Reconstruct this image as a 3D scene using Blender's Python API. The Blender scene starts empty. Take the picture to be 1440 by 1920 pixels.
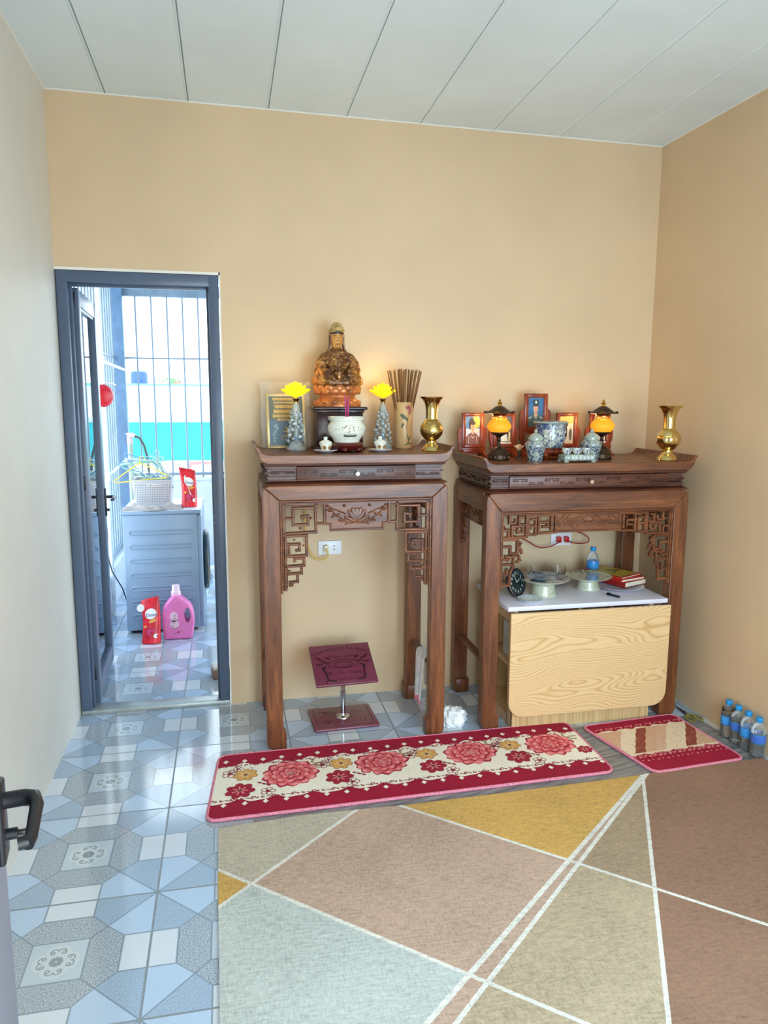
import bpy, bmesh, math, random
from mathutils import Vector as V, Matrix, Euler, Quaternion
R = math.radians
PI = math.pi
SC = bpy.context.scene
COL = SC.collection
rnd = random.Random(7)

# ------------------------------------------------------------------ colour + material helpers
def lin(r, g=None, b=None):
    if g is None: r, g, b = r
    f = lambda c: (c/255/12.92) if c/255 <= .04045 else ((c/255+.055)/1.055)**2.4
    return (f(r), f(g), f(b), 1)

class X:
    """socket with arithmetic: builds Math nodes"""
    def __init__(s, nt, k): s.nt = nt; s.k = k
    def _m(s, op, a, b=None, c=None):
        n = s.nt.nodes.new('ShaderNodeMath'); n.operation = op
        for i, q in enumerate((a, b, c)):
            if q is None: continue
            if isinstance(q, X): s.nt.links.new(q.k, n.inputs[i])
            else: n.inputs[i].default_value = q
        return X(s.nt, n.outputs[0])
    def __add__(s, o): return s._m('ADD', s, o)
    __radd__ = __add__
    def __sub__(s, o): return s._m('SUBTRACT', s, o)
    def __rsub__(s, o): return s._m('SUBTRACT', o, s)
    def __mul__(s, o): return s._m('MULTIPLY', s, o)
    __rmul__ = __mul__
    def __truediv__(s, o): return s._m('DIVIDE', s, o)
    def __lt__(s, o): return s._m('LESS_THAN', s, o)
    def __gt__(s, o): return s._m('GREATER_THAN', s, o)
    def abs(s): return s._m('ABSOLUTE', s)
    def max(s, o): return s._m('MAXIMUM', s, o)
    def min(s, o): return s._m('MINIMUM', s, o)
    def floor(s): return s._m('FLOOR', s)
    def frac(s): return s._m('FRACT', s)
    def sin(s): return s._m('SINE', s)
    def sqrt(s): return s._m('SQRT', s)
    def pow(s, o): return s._m('POWER', s, o)
    def clamp(s): return s.max(0.).min(1.)

class Mat:
    def __init__(s, name, col=(200, 200, 200), rough=.5, metal=0., **kw):
        s.m = bpy.data.materials.new(name); s.m.use_nodes = True
        s.nt = s.m.node_tree; s.N = s.nt.nodes; s.L = s.nt.links
        s.p = s.N['Principled BSDF']; s.out = s.N['Material Output']
        s.set('Base Color', lin(col)); s.set('Roughness', rough); s.set('Metallic', metal)
        for k, v in kw.items(): s.set(k.replace('_', ' '), v)
    def set(s, k, v):
        i = s.p.inputs[k]
        if isinstance(v, X): s.L.new(v.k, i)
        elif hasattr(v, 'is_output'): s.L.new(v, i)
        else: i.default_value = v
    def coords(s, kind='Object'):
        n = s.N.new('ShaderNodeTexCoord'); return n.outputs[kind]
    def pos(s):
        n = s.N.new('ShaderNodeNewGeometry'); return n.outputs['Position']
    def xyz(s, v):
        n = s.N.new('ShaderNodeSeparateXYZ'); s.L.new(v, n.inputs[0]); return [X(s.nt, o) for o in n.outputs]
    def comb(s, *a):
        n = s.N.new('ShaderNodeCombineXYZ')
        for i, q in enumerate(a):
            if isinstance(q, X): s.L.new(q.k, n.inputs[i])
            else: n.inputs[i].default_value = q
        return n.outputs[0]
    def scale(s, v, sc):
        n = s.N.new('ShaderNodeMapping'); s.L.new(v, n.inputs[0]); n.inputs['Scale'].default_value = sc; return n.outputs[0]
    def noise(s, v, sc=5., det=3., rough=.5, dist=0.):
        n = s.N.new('ShaderNodeTexNoise'); s.L.new(v, n.inputs['Vector'])
        n.inputs['Scale'].default_value = sc; n.inputs['Detail'].default_value = det
        n.inputs['Roughness'].default_value = rough; n.inputs['Distortion'].default_value = dist
        return X(s.nt, n.outputs['Fac'])
    def voronoi(s, v, sc=5., out='Distance'):
        n = s.N.new('ShaderNodeTexVoronoi'); s.L.new(v, n.inputs['Vector']); n.inputs['Scale'].default_value = sc
        return X(s.nt, n.outputs[out])
    def ramp(s, f, stops):
        n = s.N.new('ShaderNodeValToRGB'); s.L.new(f.k, n.inputs[0]); e = n.color_ramp.elements
        while len(e) > 1: e.remove(e[-1])
        e[0].position = stops[0][0]; e[0].color = lin(stops[0][1])
        for p, c in stops[1:]:
            q = e.new(p); q.color = lin(c)
        return n.outputs[0]
    def mix(s, f, a, b, mode='MIX'):
        n = s.N.new('ShaderNodeMix'); n.data_type = 'RGBA'; n.blend_type = mode
        for i, q in ((0, f), (6, a), (7, b)):
            if isinstance(q, X): s.L.new(q.k, n.inputs[i])
            elif hasattr(q, 'is_output'): s.L.new(q, n.inputs[i])
            elif isinstance(q, tuple): n.inputs[i].default_value = lin(q) if len(q) == 3 else q
            else: n.inputs[i].default_value = q
        return n.outputs[2]
    def bump(s, h, strength=.3, dist=.01):
        n = s.N.new('ShaderNodeBump'); s.L.new(h.k, n.inputs['Height']); n.inputs['Strength'].default_value = strength
        n.inputs['Distance'].default_value = dist; s.L.new(n.outputs[0], s.p.inputs['Normal'])
    def emit(s, col, st):
        s.set('Emission Color', lin(col)); s.set('Emission Strength', st); return s

def plain(name, col, rough=.5, metal=0., vary=.06, sc=12., bump=0., **kw):
    """single colour with a little procedural mottling"""
    m = Mat(name, col, rough, metal, **kw)
    n = m.noise(m.coords(), sc, 3)
    d = tuple(max(0, c*(1-vary)) for c in col); l = tuple(min(255, c*(1+vary)) for c in col)
    m.set('Base Color', m.ramp(n, [(.3, d), (.7, l)]))
    if bump: m.bump(n, bump)
    return m.m

# ------------------------------------------------------------------ mesh builder
class MB:
    def __init__(s): s.bm = bmesh.new(); s.M = Matrix(); s.mi = 0
    def at(s, loc=(0, 0, 0), rot=(0, 0, 0), sc=1.):
        if not hasattr(sc, '__len__'): sc = (sc,)*3
        s.M = Matrix.LocRotScale(V(loc), Euler(rot), V(sc)); return s
    def mat(s, i): s.mi = i; return s
    def v(s, co): return s.bm.verts.new(s.M @ V(co))
    def f(s, vs):
        try:
            f = s.bm.faces.new(vs); f.material_index = s.mi; return f
        except ValueError: return None
    def merge(s, tmp):
        mp = {}
        for v in tmp.verts: mp[v] = s.v(v.co)
        for f in tmp.faces: s.f([mp[v] for v in f.verts])
        tmp.free(); return s
    def box(s, a, b, r=0., seg=2):
        x0, y0, z0 = a; x1, y1, z1 = b
        if r <= 0:
            vs = [s.v((x, y, z)) for z in (z0, z1) for y in (y0, y1) for x in (x0, x1)]
            for q in ((0, 2, 3, 1), (4, 5, 7, 6), (0, 1, 5, 4), (1, 3, 7, 5), (3, 2, 6, 7), (2, 0, 4, 6)): s.f([vs[i] for i in q])
            return s
        t = bmesh.new(); bmesh.ops.create_cube(t, size=1)
        for v in t.verts:
            v.co = V(((x0+x1)/2+v.co.x*(x1-x0), (y0+y1)/2+v.co.y*(y1-y0), (z0+z1)/2+v.co.z*(z1-z0)))
        bmesh.ops.bevel(t, geom=t.edges[:], offset=r, segments=seg, affect='EDGES', profile=.5, clamp_overlap=True)
        return s.merge(t)
    def rings(s, rs, cap=True, loop=False, capa=None, capb=None):
        vr = [[s.v(p) for p in r] for r in rs]
        n = len(vr[0])
        for a, b in list(zip(vr, vr[1:]))+([(vr[-1], vr[0])] if loop else []):
            for i in range(n):
                s.f((a[i], a[(i+1) % n], b[(i+1) % n], b[i]))
        if not loop:
            if cap if capa is None else capa: s.f(vr[0][::-1])
            if cap if capb is None else capb: s.f(vr[-1])
        return s
    def lathe(s, prof, n=28, c=(0, 0, 0), sx=1., sy=1., cap=True, shape=None):
        rs = []
        for r, z in prof:
            r = max(r, 1e-4)
            rs.append([(c[0]+r*sx*math.cos(2*PI*i/n)*(shape(2*PI*i/n, z) if shape else 1), c[1]+r*sy*math.sin(2*PI*i/n)*(shape(2*PI*i/n, z) if shape else 1), c[2]+z) for i in range(n)])
        return s.rings(rs, cap)
    def tube(s, pts, r, n=8, loop=False, flat=None):
        pts = [V(p) for p in pts]; k = len(pts); rr = r if hasattr(r, '__len__') else [r]*k
        rs = []; up = None
        for i, p in enumerate(pts):
            if loop: t = pts[(i+1) % k]-pts[i-1]
            else: t = pts[min(i+1, k-1)]-pts[max(i-1, 0)]
            if t.length < 1e-9: t = V((0, 0, 1))
            t.normalize()
            if up is None:
                up = V((0, 0, 1)) if abs(t.z) < .9 else V((1, 0, 0))
            sd = t.cross(up)
            if sd.length < 1e-6: sd = t.orthogonal()
            sd.normalize(); up = sd.cross(t).normalized()
            fl = flat if flat else 1.
            rs.append([tuple(p+sd*(rr[i]*math.cos(2*PI*j/n))+up*(rr[i]*fl*math.sin(2*PI*j/n))) for j in range(n)])
        return s.rings(rs, True, loop)
    def ell(s, c, r, n=16, m=10, rot=(0, 0, 0)):
        Mx = Matrix.LocRotScale(V(c), Euler(rot), V(r if hasattr(r, '__len__') else (r,)*3))
        top = s.v(Mx @ V((0, 0, 1))); bot = s.v(Mx @ V((0, 0, -1))); rs = []
        for j in range(1, m):
            a = PI*j/m
            rs.append([s.v(Mx @ V((math.sin(a)*math.cos(2*PI*i/n), math.sin(a)*math.sin(2*PI*i/n), math.cos(a)))) for i in range(n)])
        for i in range(n):
            s.f((top, rs[0][i], rs[0][(i+1) % n])); s.f((bot, rs[-1][(i+1) % n], rs[-1][i]))
            for a, b in zip(rs, rs[1:]): s.f((a[i], b[i], b[(i+1) % n], a[(i+1) % n]))
        return s
    def prism(s, poly, a, b, plane='xz'):
        def P(p, t): return {'xz': (p[0], t, p[1]), 'xy': (p[0], p[1], t), 'yz': (t, p[0], p[1])}[plane]
        A = [s.v(P(p, a)) for p in poly]; B = [s.v(P(p, b)) for p in poly]; n = len(poly)
        s.f(A); s.f(B[::-1])
        for i in range(n): s.f((A[i], B[i], B[(i+1) % n], A[(i+1) % n]))
        return s
    def bars(s, polys, w, y0, y1, sx=1., r=0.):
        """flat fretwork bars in the xz plane"""
        for pl in polys:
            for (xa, za), (xb, zb) in zip(pl, pl[1:]):
                xa_, xb_ = xa*sx, xb*sx
                d = V((xb_-xa_, zb-za))
                if d.length < 1e-6: continue
                u = d.normalized()*(w/2); nx = V((-u.y, u.x))
                q = [V((xa_, za))-u-nx, V((xb_, zb))+u-nx, V((xb_, zb))+u+nx, V((xa_, za))-u+nx]
                if r > 0:
                    c = [(p.x, p.y) for p in q]; m_ = [V((xa_, za))-u-nx*.4, V((xb_, zb))+u-nx*.4, V((xb_, zb))+u+nx*.4, V((xa_, za))-u+nx*.4]
                    A = [s.v((p[0], y1, p[1])) for p in c]; B = [s.v((p[0], y0+r, p[1])) for p in c]; C = [s.v((p.x, y0, p.y)) for p in m_]
                    s.f(A); s.f(C[::-1])
                    for i in range(4):
                        j = (i+1) % 4; s.f((A[i], B[i], B[j], A[j])); s.f((B[i], C[i], C[j], B[j]))
                else: s.prism([(p.x, p.y) for p in q], y0, y1)
        return s
    def mesh(s, name, angle=38):
        bmesh.ops.recalc_face_normals(s.bm, faces=s.bm.faces[:])
        me = bpy.data.meshes.new(name); s.bm.to_mesh(me); s.bm.free()
        for p in me.polygons: p.use_smooth = True
        if angle is not None: me.set_sharp_from_angle(angle=R(angle))
        return me
    def obj(s, name, mats, parent=None, loc=(0, 0, 0), rot=(0, 0, 0), angle=38, bevel=0., seg=2):
        o = bpy.data.objects.new(name, s.mesh(name, angle)); COL.objects.link(o)
        for m in (mats if isinstance(mats, (list, tuple)) else [mats]): o.data.materials.append(m)
        o.location = loc; o.rotation_euler = rot
        if parent: o.parent = parent
        if bevel:
            b = o.modifiers.new('bevel', 'BEVEL'); b.width = bevel; b.segments = seg; b.limit_method = 'ANGLE'; b.angle_limit = R(40); b.harden_normals = False
        return o

def tag(o, label, cat, group=None):
    o['label'] = label; o['category'] = cat
    if group: o['group'] = group
    return o
def struct(o, label=None, cat=None):
    o['kind'] = 'structure'
    if label: o['label'] = label; o['category'] = cat
    return o
def thing(name, label, cat, loc=(0, 0, 0), rz=0., group=None, rot=None):
    o = bpy.data.objects.new(name, None); COL.objects.link(o); o.empty_display_size = .05
    o.location = loc; o.rotation_euler = rot if rot else (0, 0, rz)
    return tag(o, label, cat, group)
def clone(root, loc, rz=None, label=None, group=None, rot=None):
    r = root.copy(); COL.objects.link(r); r.location = loc
    if rz is not None: r.rotation_euler = (0, 0, rz)
    if rot is not None: r.rotation_euler = rot
    if label: r['label'] = label
    if group: r['group'] = group
    for ch in list(root.children):
        c = ch.copy(); COL.objects.link(c); c.parent = r
        for g in list(ch.children):
            d = g.copy(); COL.objects.link(d); d.parent = c
    return r

def text_polys(txt, size, bend=0., shear=0., spacing=1.):
    """letters as a small flat mesh: returns (verts, faces) centred on x, baseline 0"""
    cu = bpy.data.curves.new('t', 'FONT'); cu.body = txt; cu.size = size; cu.align_x = 'CENTER'; cu.shear = shear; cu.space_character = spacing; cu.resolution_u = 3
    ob = bpy.data.objects.new('t', cu); COL.objects.link(ob)
    bpy.context.view_layer.update()
    dg = bpy.context.evaluated_depsgraph_get(); me = ob.evaluated_get(dg).to_mesh()
    vs = [tuple(v.co) for v in me.vertices]; fs = [tuple(p.vertices) for p in me.polygons]
    ob.evaluated_get(dg).to_mesh_clear()
    bpy.data.objects.remove(ob); bpy.data.curves.remove(cu)
    if bend:
        out = []
        for x, y, z in vs:
            a = x/bend; out.append(((bend+y)*math.sin(a), (bend+y)*math.cos(a)-bend, 0))
        vs = out
    return vs, fs
def put_text(mb, txt, size, fn, **kw):
    """lay letters with fn(x,y)->xyz"""
    vs, fs = text_polys(txt, size, **kw)
    q = [mb.v(fn(x, y)) for x, y, z in vs]
    for f in fs: mb.f([q[i] for i in f])
def disc(mb, fn, cx, cy, rx, ry=None, n=14, rot=0., petals=0, amp=0.):
    """flat blob laid with fn(u,v)"""
    ry = ry or rx; vs = []
    for i in range(n):
        a = 2*PI*i/n; k = 1+amp*math.cos(petals*a) if petals else 1
        x, y = rx*k*math.cos(a), ry*k*math.sin(a)
        vs.append(mb.v(fn(cx+x*math.cos(rot)-y*math.sin(rot), cy+x*math.sin(rot)+y*math.cos(rot))))
    c = mb.v(fn(cx, cy))
    for i in range(n): mb.f((c, vs[i], vs[(i+1) % n]))
def ribbon(mb, fn, pts, w):
    """flat stroke through 2D points"""
    L = []; k = len(pts)
    for i, p in enumerate(pts):
        a = pts[max(i-1, 0)]; b = pts[min(i+1, k-1)]
        d = V((b[0]-a[0], b[1]-a[1]))
        d = d.normalized() if d.length > 1e-9 else V((1, 0))
        ww = w[i] if hasattr(w, '__len__') else w
        L.append((mb.v(fn(p[0]-d.y*ww/2, p[1]+d.x*ww/2)), mb.v(fn(p[0]+d.y*ww/2, p[1]-d.x*ww/2))))
    for (a, b), (c, d) in zip(L, L[1:]): mb.f((a, b, d, c))
def arc(cx, cy, r, a0, a1, n=8, ry=None):
    ry = ry or r
    return [(cx+r*math.cos(R(a0+(a1-a0)*i/n)), cy+ry*math.sin(R(a0+(a1-a0)*i/n))) for i in range(n+1)]
def polyflat(mb, fn, pts):
    mb.f([mb.v(fn(*p)) for p in pts])
# ------------------------------------------------------------------ materials
def wood(name, ax, dark, mid, light, rough=.38, fine=1.):
    m = Mat(name, mid, rough); m.set('Coat Weight', .08); m.set('Coat Roughness', .25)
    v = m.coords()
    sc = {'x': (1.2, 14, 14), 'y': (14, 1.2, 14), 'z': (14, 14, 1.2)}[ax]
    n1 = m.noise(m.scale(v, sc), 2.2*fine, 5, .6, .8)
    n2 = m.noise(m.scale(v, tuple(q*4 for q in sc)), 3.*fine, 3, .6)
    f = (n1*.75+n2*.25)
    m.set('Base Color', m.ramp(f, [(.32, dark), (.5, mid), (.68, light)]))
    m.bump(n2, .08, .002)
    return m.m
W_D, W_M, W_L = (66, 32, 16), (112, 63, 33), (150, 92, 50)
WOODZ = wood('dark_wood_upright', 'z', W_D, W_M, W_L)
WOODX = wood('dark_wood_lengthwise', 'x', W_D, W_M, W_L)
WOODY = wood('dark_wood_crosswise', 'y', W_D, W_M, W_L)
WOODC = wood('dark_wood_cornice', 'x', (50, 23, 16), (84, 44, 30), (114, 66, 44), .40)
WOODF = wood('carved_wood', 'x', (66, 32, 16), (112, 62, 33), (154, 96, 54), .36)
RED_WOOD = wood('red_brown_frame_wood', 'z', (84, 28, 12), (132, 52, 24), (168, 78, 36), .25)
ROSE_WOOD = wood('dark_rosewood', 'x', (30, 14, 20), (50, 24, 32), (70, 36, 42), .2)
CENSER_WOOD = wood('maroon_lacquer_wood', 'x', (48, 10, 10), (86, 22, 20), (110, 36, 30), .15)

def oak():
    m = Mat('light_oak_laminate', (214, 178, 122), .38)
    x, y, z = m.xyz(m.coords())
    lo = m.noise(m.comb(x*1.5, y*1.5, z*4.6), 1.3, 1, .4)
    wob = m.noise(m.comb(x*5., y*5., z*26.), 1., 2, .5)
    ph = z*62.+lo*27.+wob*.8
    ring = (ph.frac()-.5).abs()*2.
    ring = ring.pow(2.2)
    fine = m.noise(m.comb(x*8., y*8., z*320.), 1., 2, .6)
    f = (ring*.62+fine*.38).clamp()
    m.set('Base Color', m.ramp(f, [(.12, (232, 198, 148)), (.5, (223, 184, 131)), (.9, (196, 150, 95))]))
    return m.m
OAK = oak()
def oak_end():
    m = Mat('light_oak_upright', (210, 178, 122), .4)
    x, y, z = m.xyz(m.coords())
    f = m.noise(m.comb(x*90., y*90., z*3.), 1., 4, .6)
    m.set('Base Color', m.ramp(f, [(.3, (190, 150, 96)), (.6, (222, 190, 136))]))
    return m.m
OAKV = oak_end()

def floor_mat():
    m = Mat('patterned_ceramic_tile', (180, 195, 205), .16)
    P = m.pos(); px, py, pz = m.xyz(P)
    u = (((px-(.4866-.5))/.5).frac()-.5)*2.
    v = (((py-(-.4511-5.))/.5).frac()-.5)*2.
    a, b = u.abs(), v.abs(); A = a.max(b); B = a.min(b)
    s, h, r, t = .31, .69, .285, .48
    k = (h-t)/(t-r)
    H = A+k*(B-r).max(0.)
    insq = A < s
    inhex = (H < h)*(1.-insq)
    white = (A > h)*(B < r)
    pin = (u*v*(a-b)) < 0.
    sp = m.noise(m.scale(P, (1, 1, 1)), 270., 2, .7)
    sp2 = m.noise(m.scale(P, (1, 1, 1)), 300., 2, .7)
    big = m.noise(P, 9., 2, .5)
    c_hex = m.ramp(sp, [(.36, (98, 108, 116)), (.45, (162, 172, 180)), (.56, (182, 192, 200)), (.65, (214, 222, 230))])
    c_sq = m.ramp(sp2, [(.3, (190, 203, 212)), (.7, (206, 218, 226))])
    c_wh = m.ramp(sp2, [(.24, (150, 155, 165)), (.34, (214, 221, 228)), (.7, (226, 232, 238))])
    c_kl = m.ramp(sp, [(.3, (176, 200, 226)), (.7, (200, 218, 238))])
    c_kd = m.ramp(sp, [(.32, (134, 154, 174)), (.5, (166, 186, 206)), (.7, (190, 206, 224))])
    col = m.mix(pin, c_kl, c_kd)
    col = m.mix(white, col, c_wh)
    col = m.mix(inhex, col, c_hex)
    col = m.mix(insq, col, c_sq)
    # ornament of four scroll motifs round a small flower
    def ringd(ca, cb, rad, w): 
        d = ((A-ca)*(A-ca)+(B-cb)*(B-cb)).sqrt()
        return (d-rad).abs() < w
    orn = (ringd(.150, .040, .044, .0085)*((A > .145).max(B > .066))).max(ringd(.138, .060, .019, .0075))
    flow = ((A+B*.38) < .078)*((A*A+B*B).sqrt() > .012)
    halo = (((A-.15)*(A-.15)+B*B*.6).sqrt() < .105)*insq
    col = m.mix(halo*.55, col, (218, 226, 226))
    col = m.mix(orn.max(flow)*.8, col, (122, 136, 138))
    # fine joints drawn in the glaze and the real grout between tiles
    w = .010
    l1 = (A-s).abs() < w
    l2 = ((H-h).abs() < w)*(1.-insq)
    l3 = ((B-r).abs() < w)*(A > h)
    l4 = ((A-B) < w*1.3)*(A > s)
    ln = l1.max(l2).max(l3).max(l4)
    col = m.mix(ln*.75, col, (118, 134, 146))
    gr = A > .986
    col = m.mix(gr, col, (132, 144, 152))
    dirt = m.noise(P, 2.2, 4, .6)
    col = m.mix((dirt-.45).clamp()*.5, col, (176, 184, 188))
    m.set('Base Color', col)
    m.set('Roughness', gr*.45+sp*.06+.07)
    m.set('Specular IOR Level', .9); m.set('IOR', 1.6)
    m.bump((1.-gr.max(ln*.4))+sp*.03, .1, .001)
    return m.m
FLOOR = floor_mat()

def wall_mat(name, c):
    m = Mat(name, c, .55); P = m.pos(); n = m.noise(P, 1.6, 4, .55); n2 = m.noise(P, 90., 3, .6)
    d = tuple(q*.965 for q in c); l = tuple(min(255, q*1.02) for q in c)
    m.set('Base Color', m.ramp(n, [(.3, d), (.7, l)])); m.bump(n2, .04, .002)
    return m.m
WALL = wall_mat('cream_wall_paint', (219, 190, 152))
WALL_DAYLIT = wall_mat('cream_wall_paint_daylit', (224, 219, 208))  # same cream as the other walls, with cool daylight put into the colour
PLASTER = wall_mat('white_plaster', (238, 234, 224))
CEIL = wall_mat('white_ceiling_panel', (226, 236, 238))
def metal_paint(name, c, rough=.35): return plain(name, c, rough, .0, .04, 6.)
FRAME = metal_paint('blue_grey_aluminium', (82, 96, 118), .32)
FRAME_D = metal_paint('dark_blue_grey_aluminium', (58, 74, 96), .3)
BLACK = plain('black_plastic', (22, 26, 32), .35)
BLACKM = plain('black_metal_screw_plate', (20, 22, 28), .4, .3)
STEEL = plain('bright_steel', (205, 205, 205), .18, 1.)
WHITE_PL = plain('white_plastic', (236, 236, 238), .35, vary=.02)
RED_PL = plain('red_plastic', (206, 24, 40), .3)
YEL_CORD = plain('yellow_cord', (222, 186, 92), .5)
RED_CORD = plain('dark_red_cord', (150, 34, 30), .5)
BRASS = Mat('polished_brass', (226, 200, 132), .13, 1.).m
def brass_eng():
    m = Mat('engraved_brass', (204, 166, 84), .2, 1.); n = m.noise(m.coords(), 95., 3, .6, 1.2)
    m.bump(n, .5, .004); m.set('Base Color', m.ramp(n, [(.4, (160, 132, 66)), (.6, (228, 202, 128))])); return m.m
BRASS_E = brass_eng()
BRONZE = plain('dark_bronze', (72, 56, 44), .35, .75)
GOLD = Mat('gold_finish', (222, 176, 84), .22, 1.).m
def glassm(name, col, rough=.02, ior=1.46):
    m = Mat(name, col, rough); m.set('Transmission Weight', 1.); m.set('IOR', ior); return m.m
GLASS = glassm('clear_glass', (252, 254, 253))

def crystal():
    m = Mat('iridescent_crystal', (250, 252, 252), .03); m.set('Transmission Weight', .45); m.set('IOR', 1.45)
    n = m.noise(m.coords(), 26., 2, .5)
    m.set('Base Color', m.ramp(n, [(.32, (170, 214, 240)), (.45, (248, 248, 248)), (.58, (222, 240, 226)), (.7, (238, 220, 240))])); return m.m
CRYSTAL = crystal()
def film(name='thin_clear_plastic_film', lo=.09, k=.9):
    m = Mat(name, (240, 240, 236), .12)
    tr = m.N.new('ShaderNodeBsdfTransparent'); mx = m.N.new('ShaderNodeMixShader')
    lw = m.N.new('ShaderNodeFresnel'); lw.inputs[0].default_value = 1.5
    f = (X(m.nt, lw.outputs[0])*k+lo).min(1.)
    m.L.new(f.k, mx.inputs[0]); m.L.new(tr.outputs[0], mx.inputs[1]); m.L.new(m.p.outputs[0], mx.inputs[2]); m.L.new(mx.outputs[0], m.out.inputs[0])
    return m.m
FILM = film()
PET = film('clear_bottle_plastic', .08, .9)
def pane():
    m = Mat('door_pane_glass', (200, 226, 236), .0)
    gl = m.N.new('ShaderNodeBsdfGlossy'); gl.inputs['Roughness'].default_value = .0
    gl.inputs['Color'].default_value = (.93, .97, 1, 1)
    tr = m.N.new('ShaderNodeBsdfTransparent'); tr.inputs[0].default_value = (.62, .8, .88, 1)
    fr = m.N.new('ShaderNodeFresnel'); fr.inputs[0].default_value = 1.9
    mx = m.N.new('ShaderNodeMixShader'); m.L.new(fr.outputs[0], mx.inputs[0]); m.L.new(tr.outputs[0], mx.inputs[1]); m.L.new(gl.outputs[0], mx.inputs[2])
    m.L.new(mx.outputs[0], m.out.inputs[0]); return m.m
PANE = pane()
def petal_mat(name, c, glow):
    m = Mat(name, c, .4).emit(c, glow); t = m.N.new('ShaderNodeBsdfTranslucent'); t.inputs[0].default_value = lin(c)
    mx = m.N.new('ShaderNodeMixShader'); mx.inputs[0].default_value = .55; m.L.new(m.p.outputs[0], mx.inputs[1]); m.L.new(t.outputs[0], mx.inputs[2]); m.L.new(mx.outputs[0], m.out.inputs[0]); return m.m
def porcelain(name, base=(224, 230, 222), ink=(52, 78, 140), sc=28., amt=.5):
    m = Mat(name, base, .14); v = m.coords()
    n = m.noise(v, sc, 3, .6, 1.6); n2 = m.noise(v, sc*.45, 2)
    m.set('Base Color', m.ramp(n*.8+n2*.2, [(amt-.04, base), (amt+.03, tuple((a+b)/2 for a, b in zip(base, ink))), (amt+.09, ink)]))
    m.set('Coat Weight', .5); return m.m
BLUEWHITE = porcelain('blue_and_white_porcelain', (206, 210, 196), (44, 62, 112), 40., .5)
BLUEWHITE2 = porcelain('blue_figured_porcelain', (176, 184, 170), (58, 76, 108), 62., .49)
CELADON = porcelain('pale_celadon_porcelain', (196, 200, 178), (168, 174, 148), 30., .52)
CREAM_POR = plain('cream_porcelain', (234, 236, 222), .12, vary=.02, Coat_Weight=.5)
# ------------------------------------------------------------------ camera
def make_camera():
    yaw, pitch, roll = .2093, -.1527, .0045
    f = V((math.sin(yaw)*math.cos(pitch), math.cos(yaw)*math.cos(pitch), math.sin(pitch)))
    r = V((math.cos(yaw), -math.sin(yaw), 0)); u = r.cross(f)
    r2 = r*math.cos(roll)+u*math.sin(roll); u2 = u*math.cos(roll)-r*math.sin(roll)
    cd = bpy.data.cameras.new('camera'); cd.sensor_fit = 'VERTICAL'; cd.sensor_height = 36; cd.lens = 1384.546*36/1920; cd.clip_start = .02; cd.clip_end = 200
    o = bpy.data.objects.new('camera', cd); COL.objects.link(o)
    Mx = Matrix((r2, u2, -f)).transposed().to_4x4(); Mx.translation = V((.7423, -3.6923, 1.5566)); o.matrix_world = Mx
    SC.camera = o
make_camera()

# ------------------------------------------------------------------ room shell (x right, y away from the camera, z up)
YF = -3.60                       # inner face of the front wall (the photographer stands in its doorway)
def cz(x, y): return 2.888+(2.857-2.888)*x/2.994-.0146*y
def xr(y): return 2.998-.0345*y   # right wall runs slightly out of square
m = MB().box((-.12, YF-1.6, -.12), (3.3, .10, 0)); struct(m.obj('floor', FLOOR), 'glossy patterned ceramic tile floor in pale blue and grey', 'floor')
m = MB().prism([(0.724, -.12), (3.1, -.12), (3.1, 3.05), (-.12, 3.05), (-.12, 2.126), (.724, 2.126)], 0, .10)
struct(m.obj('wall_back', WALL), 'cream painted back wall behind the two altars', 'wall')
m = MB().box((-.12, YF-.12, -.12), (0, .10, 3.05)); struct(m.obj('wall_left', WALL_DAYLIT), 'cream side wall at the left, cool daylight painted into its colour', 'wall')
m = MB().prism([(xr(.1), .1), (xr(YF-.12), YF-.12), (xr(YF-.12)+.12, YF-.12), (xr(.1)+.12, .1)], -.12, 3.05, 'xy'); struct(m.obj('wall_right', WALL), 'cream side wall at the right beside the water bottles', 'wall')
# front wall with the entrance and a wide window (both behind the camera)
m = MB()
m.box((-.12, YF-.12, 0), (.52, YF, 3.05)); m.box((.52, YF-.12, 2.15), (1.46, YF, 3.05)); m.box((1.46, YF-.12, 0), (1.55, YF, 3.05))
m.box((1.55, YF-.12, 0), (2.85, YF, .45)); m.box((1.55, YF-.12, 2.0), (2.85, YF, 3.05)); m.box((2.85, YF-.12, 0), (3.2, YF, 3.05))
struct(m.obj('wall_front', WALL))
m = MB()
for a, b in (((1.55, YF-.09, .45), (2.85, YF-.03, .49)), ((1.55, YF-.09, 1.96), (2.85, YF-.03, 2.0)), ((1.55, YF-.09, .45), (1.59, YF-.03, 2.0)), ((2.81, YF-.09, .45), (2.85, YF-.03, 2.0)), ((2.18, YF-.09, .45), (2.22, YF-.03, 2.0))): m.box(a, b)
struct(m.obj('window_1', FRAME))
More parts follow.
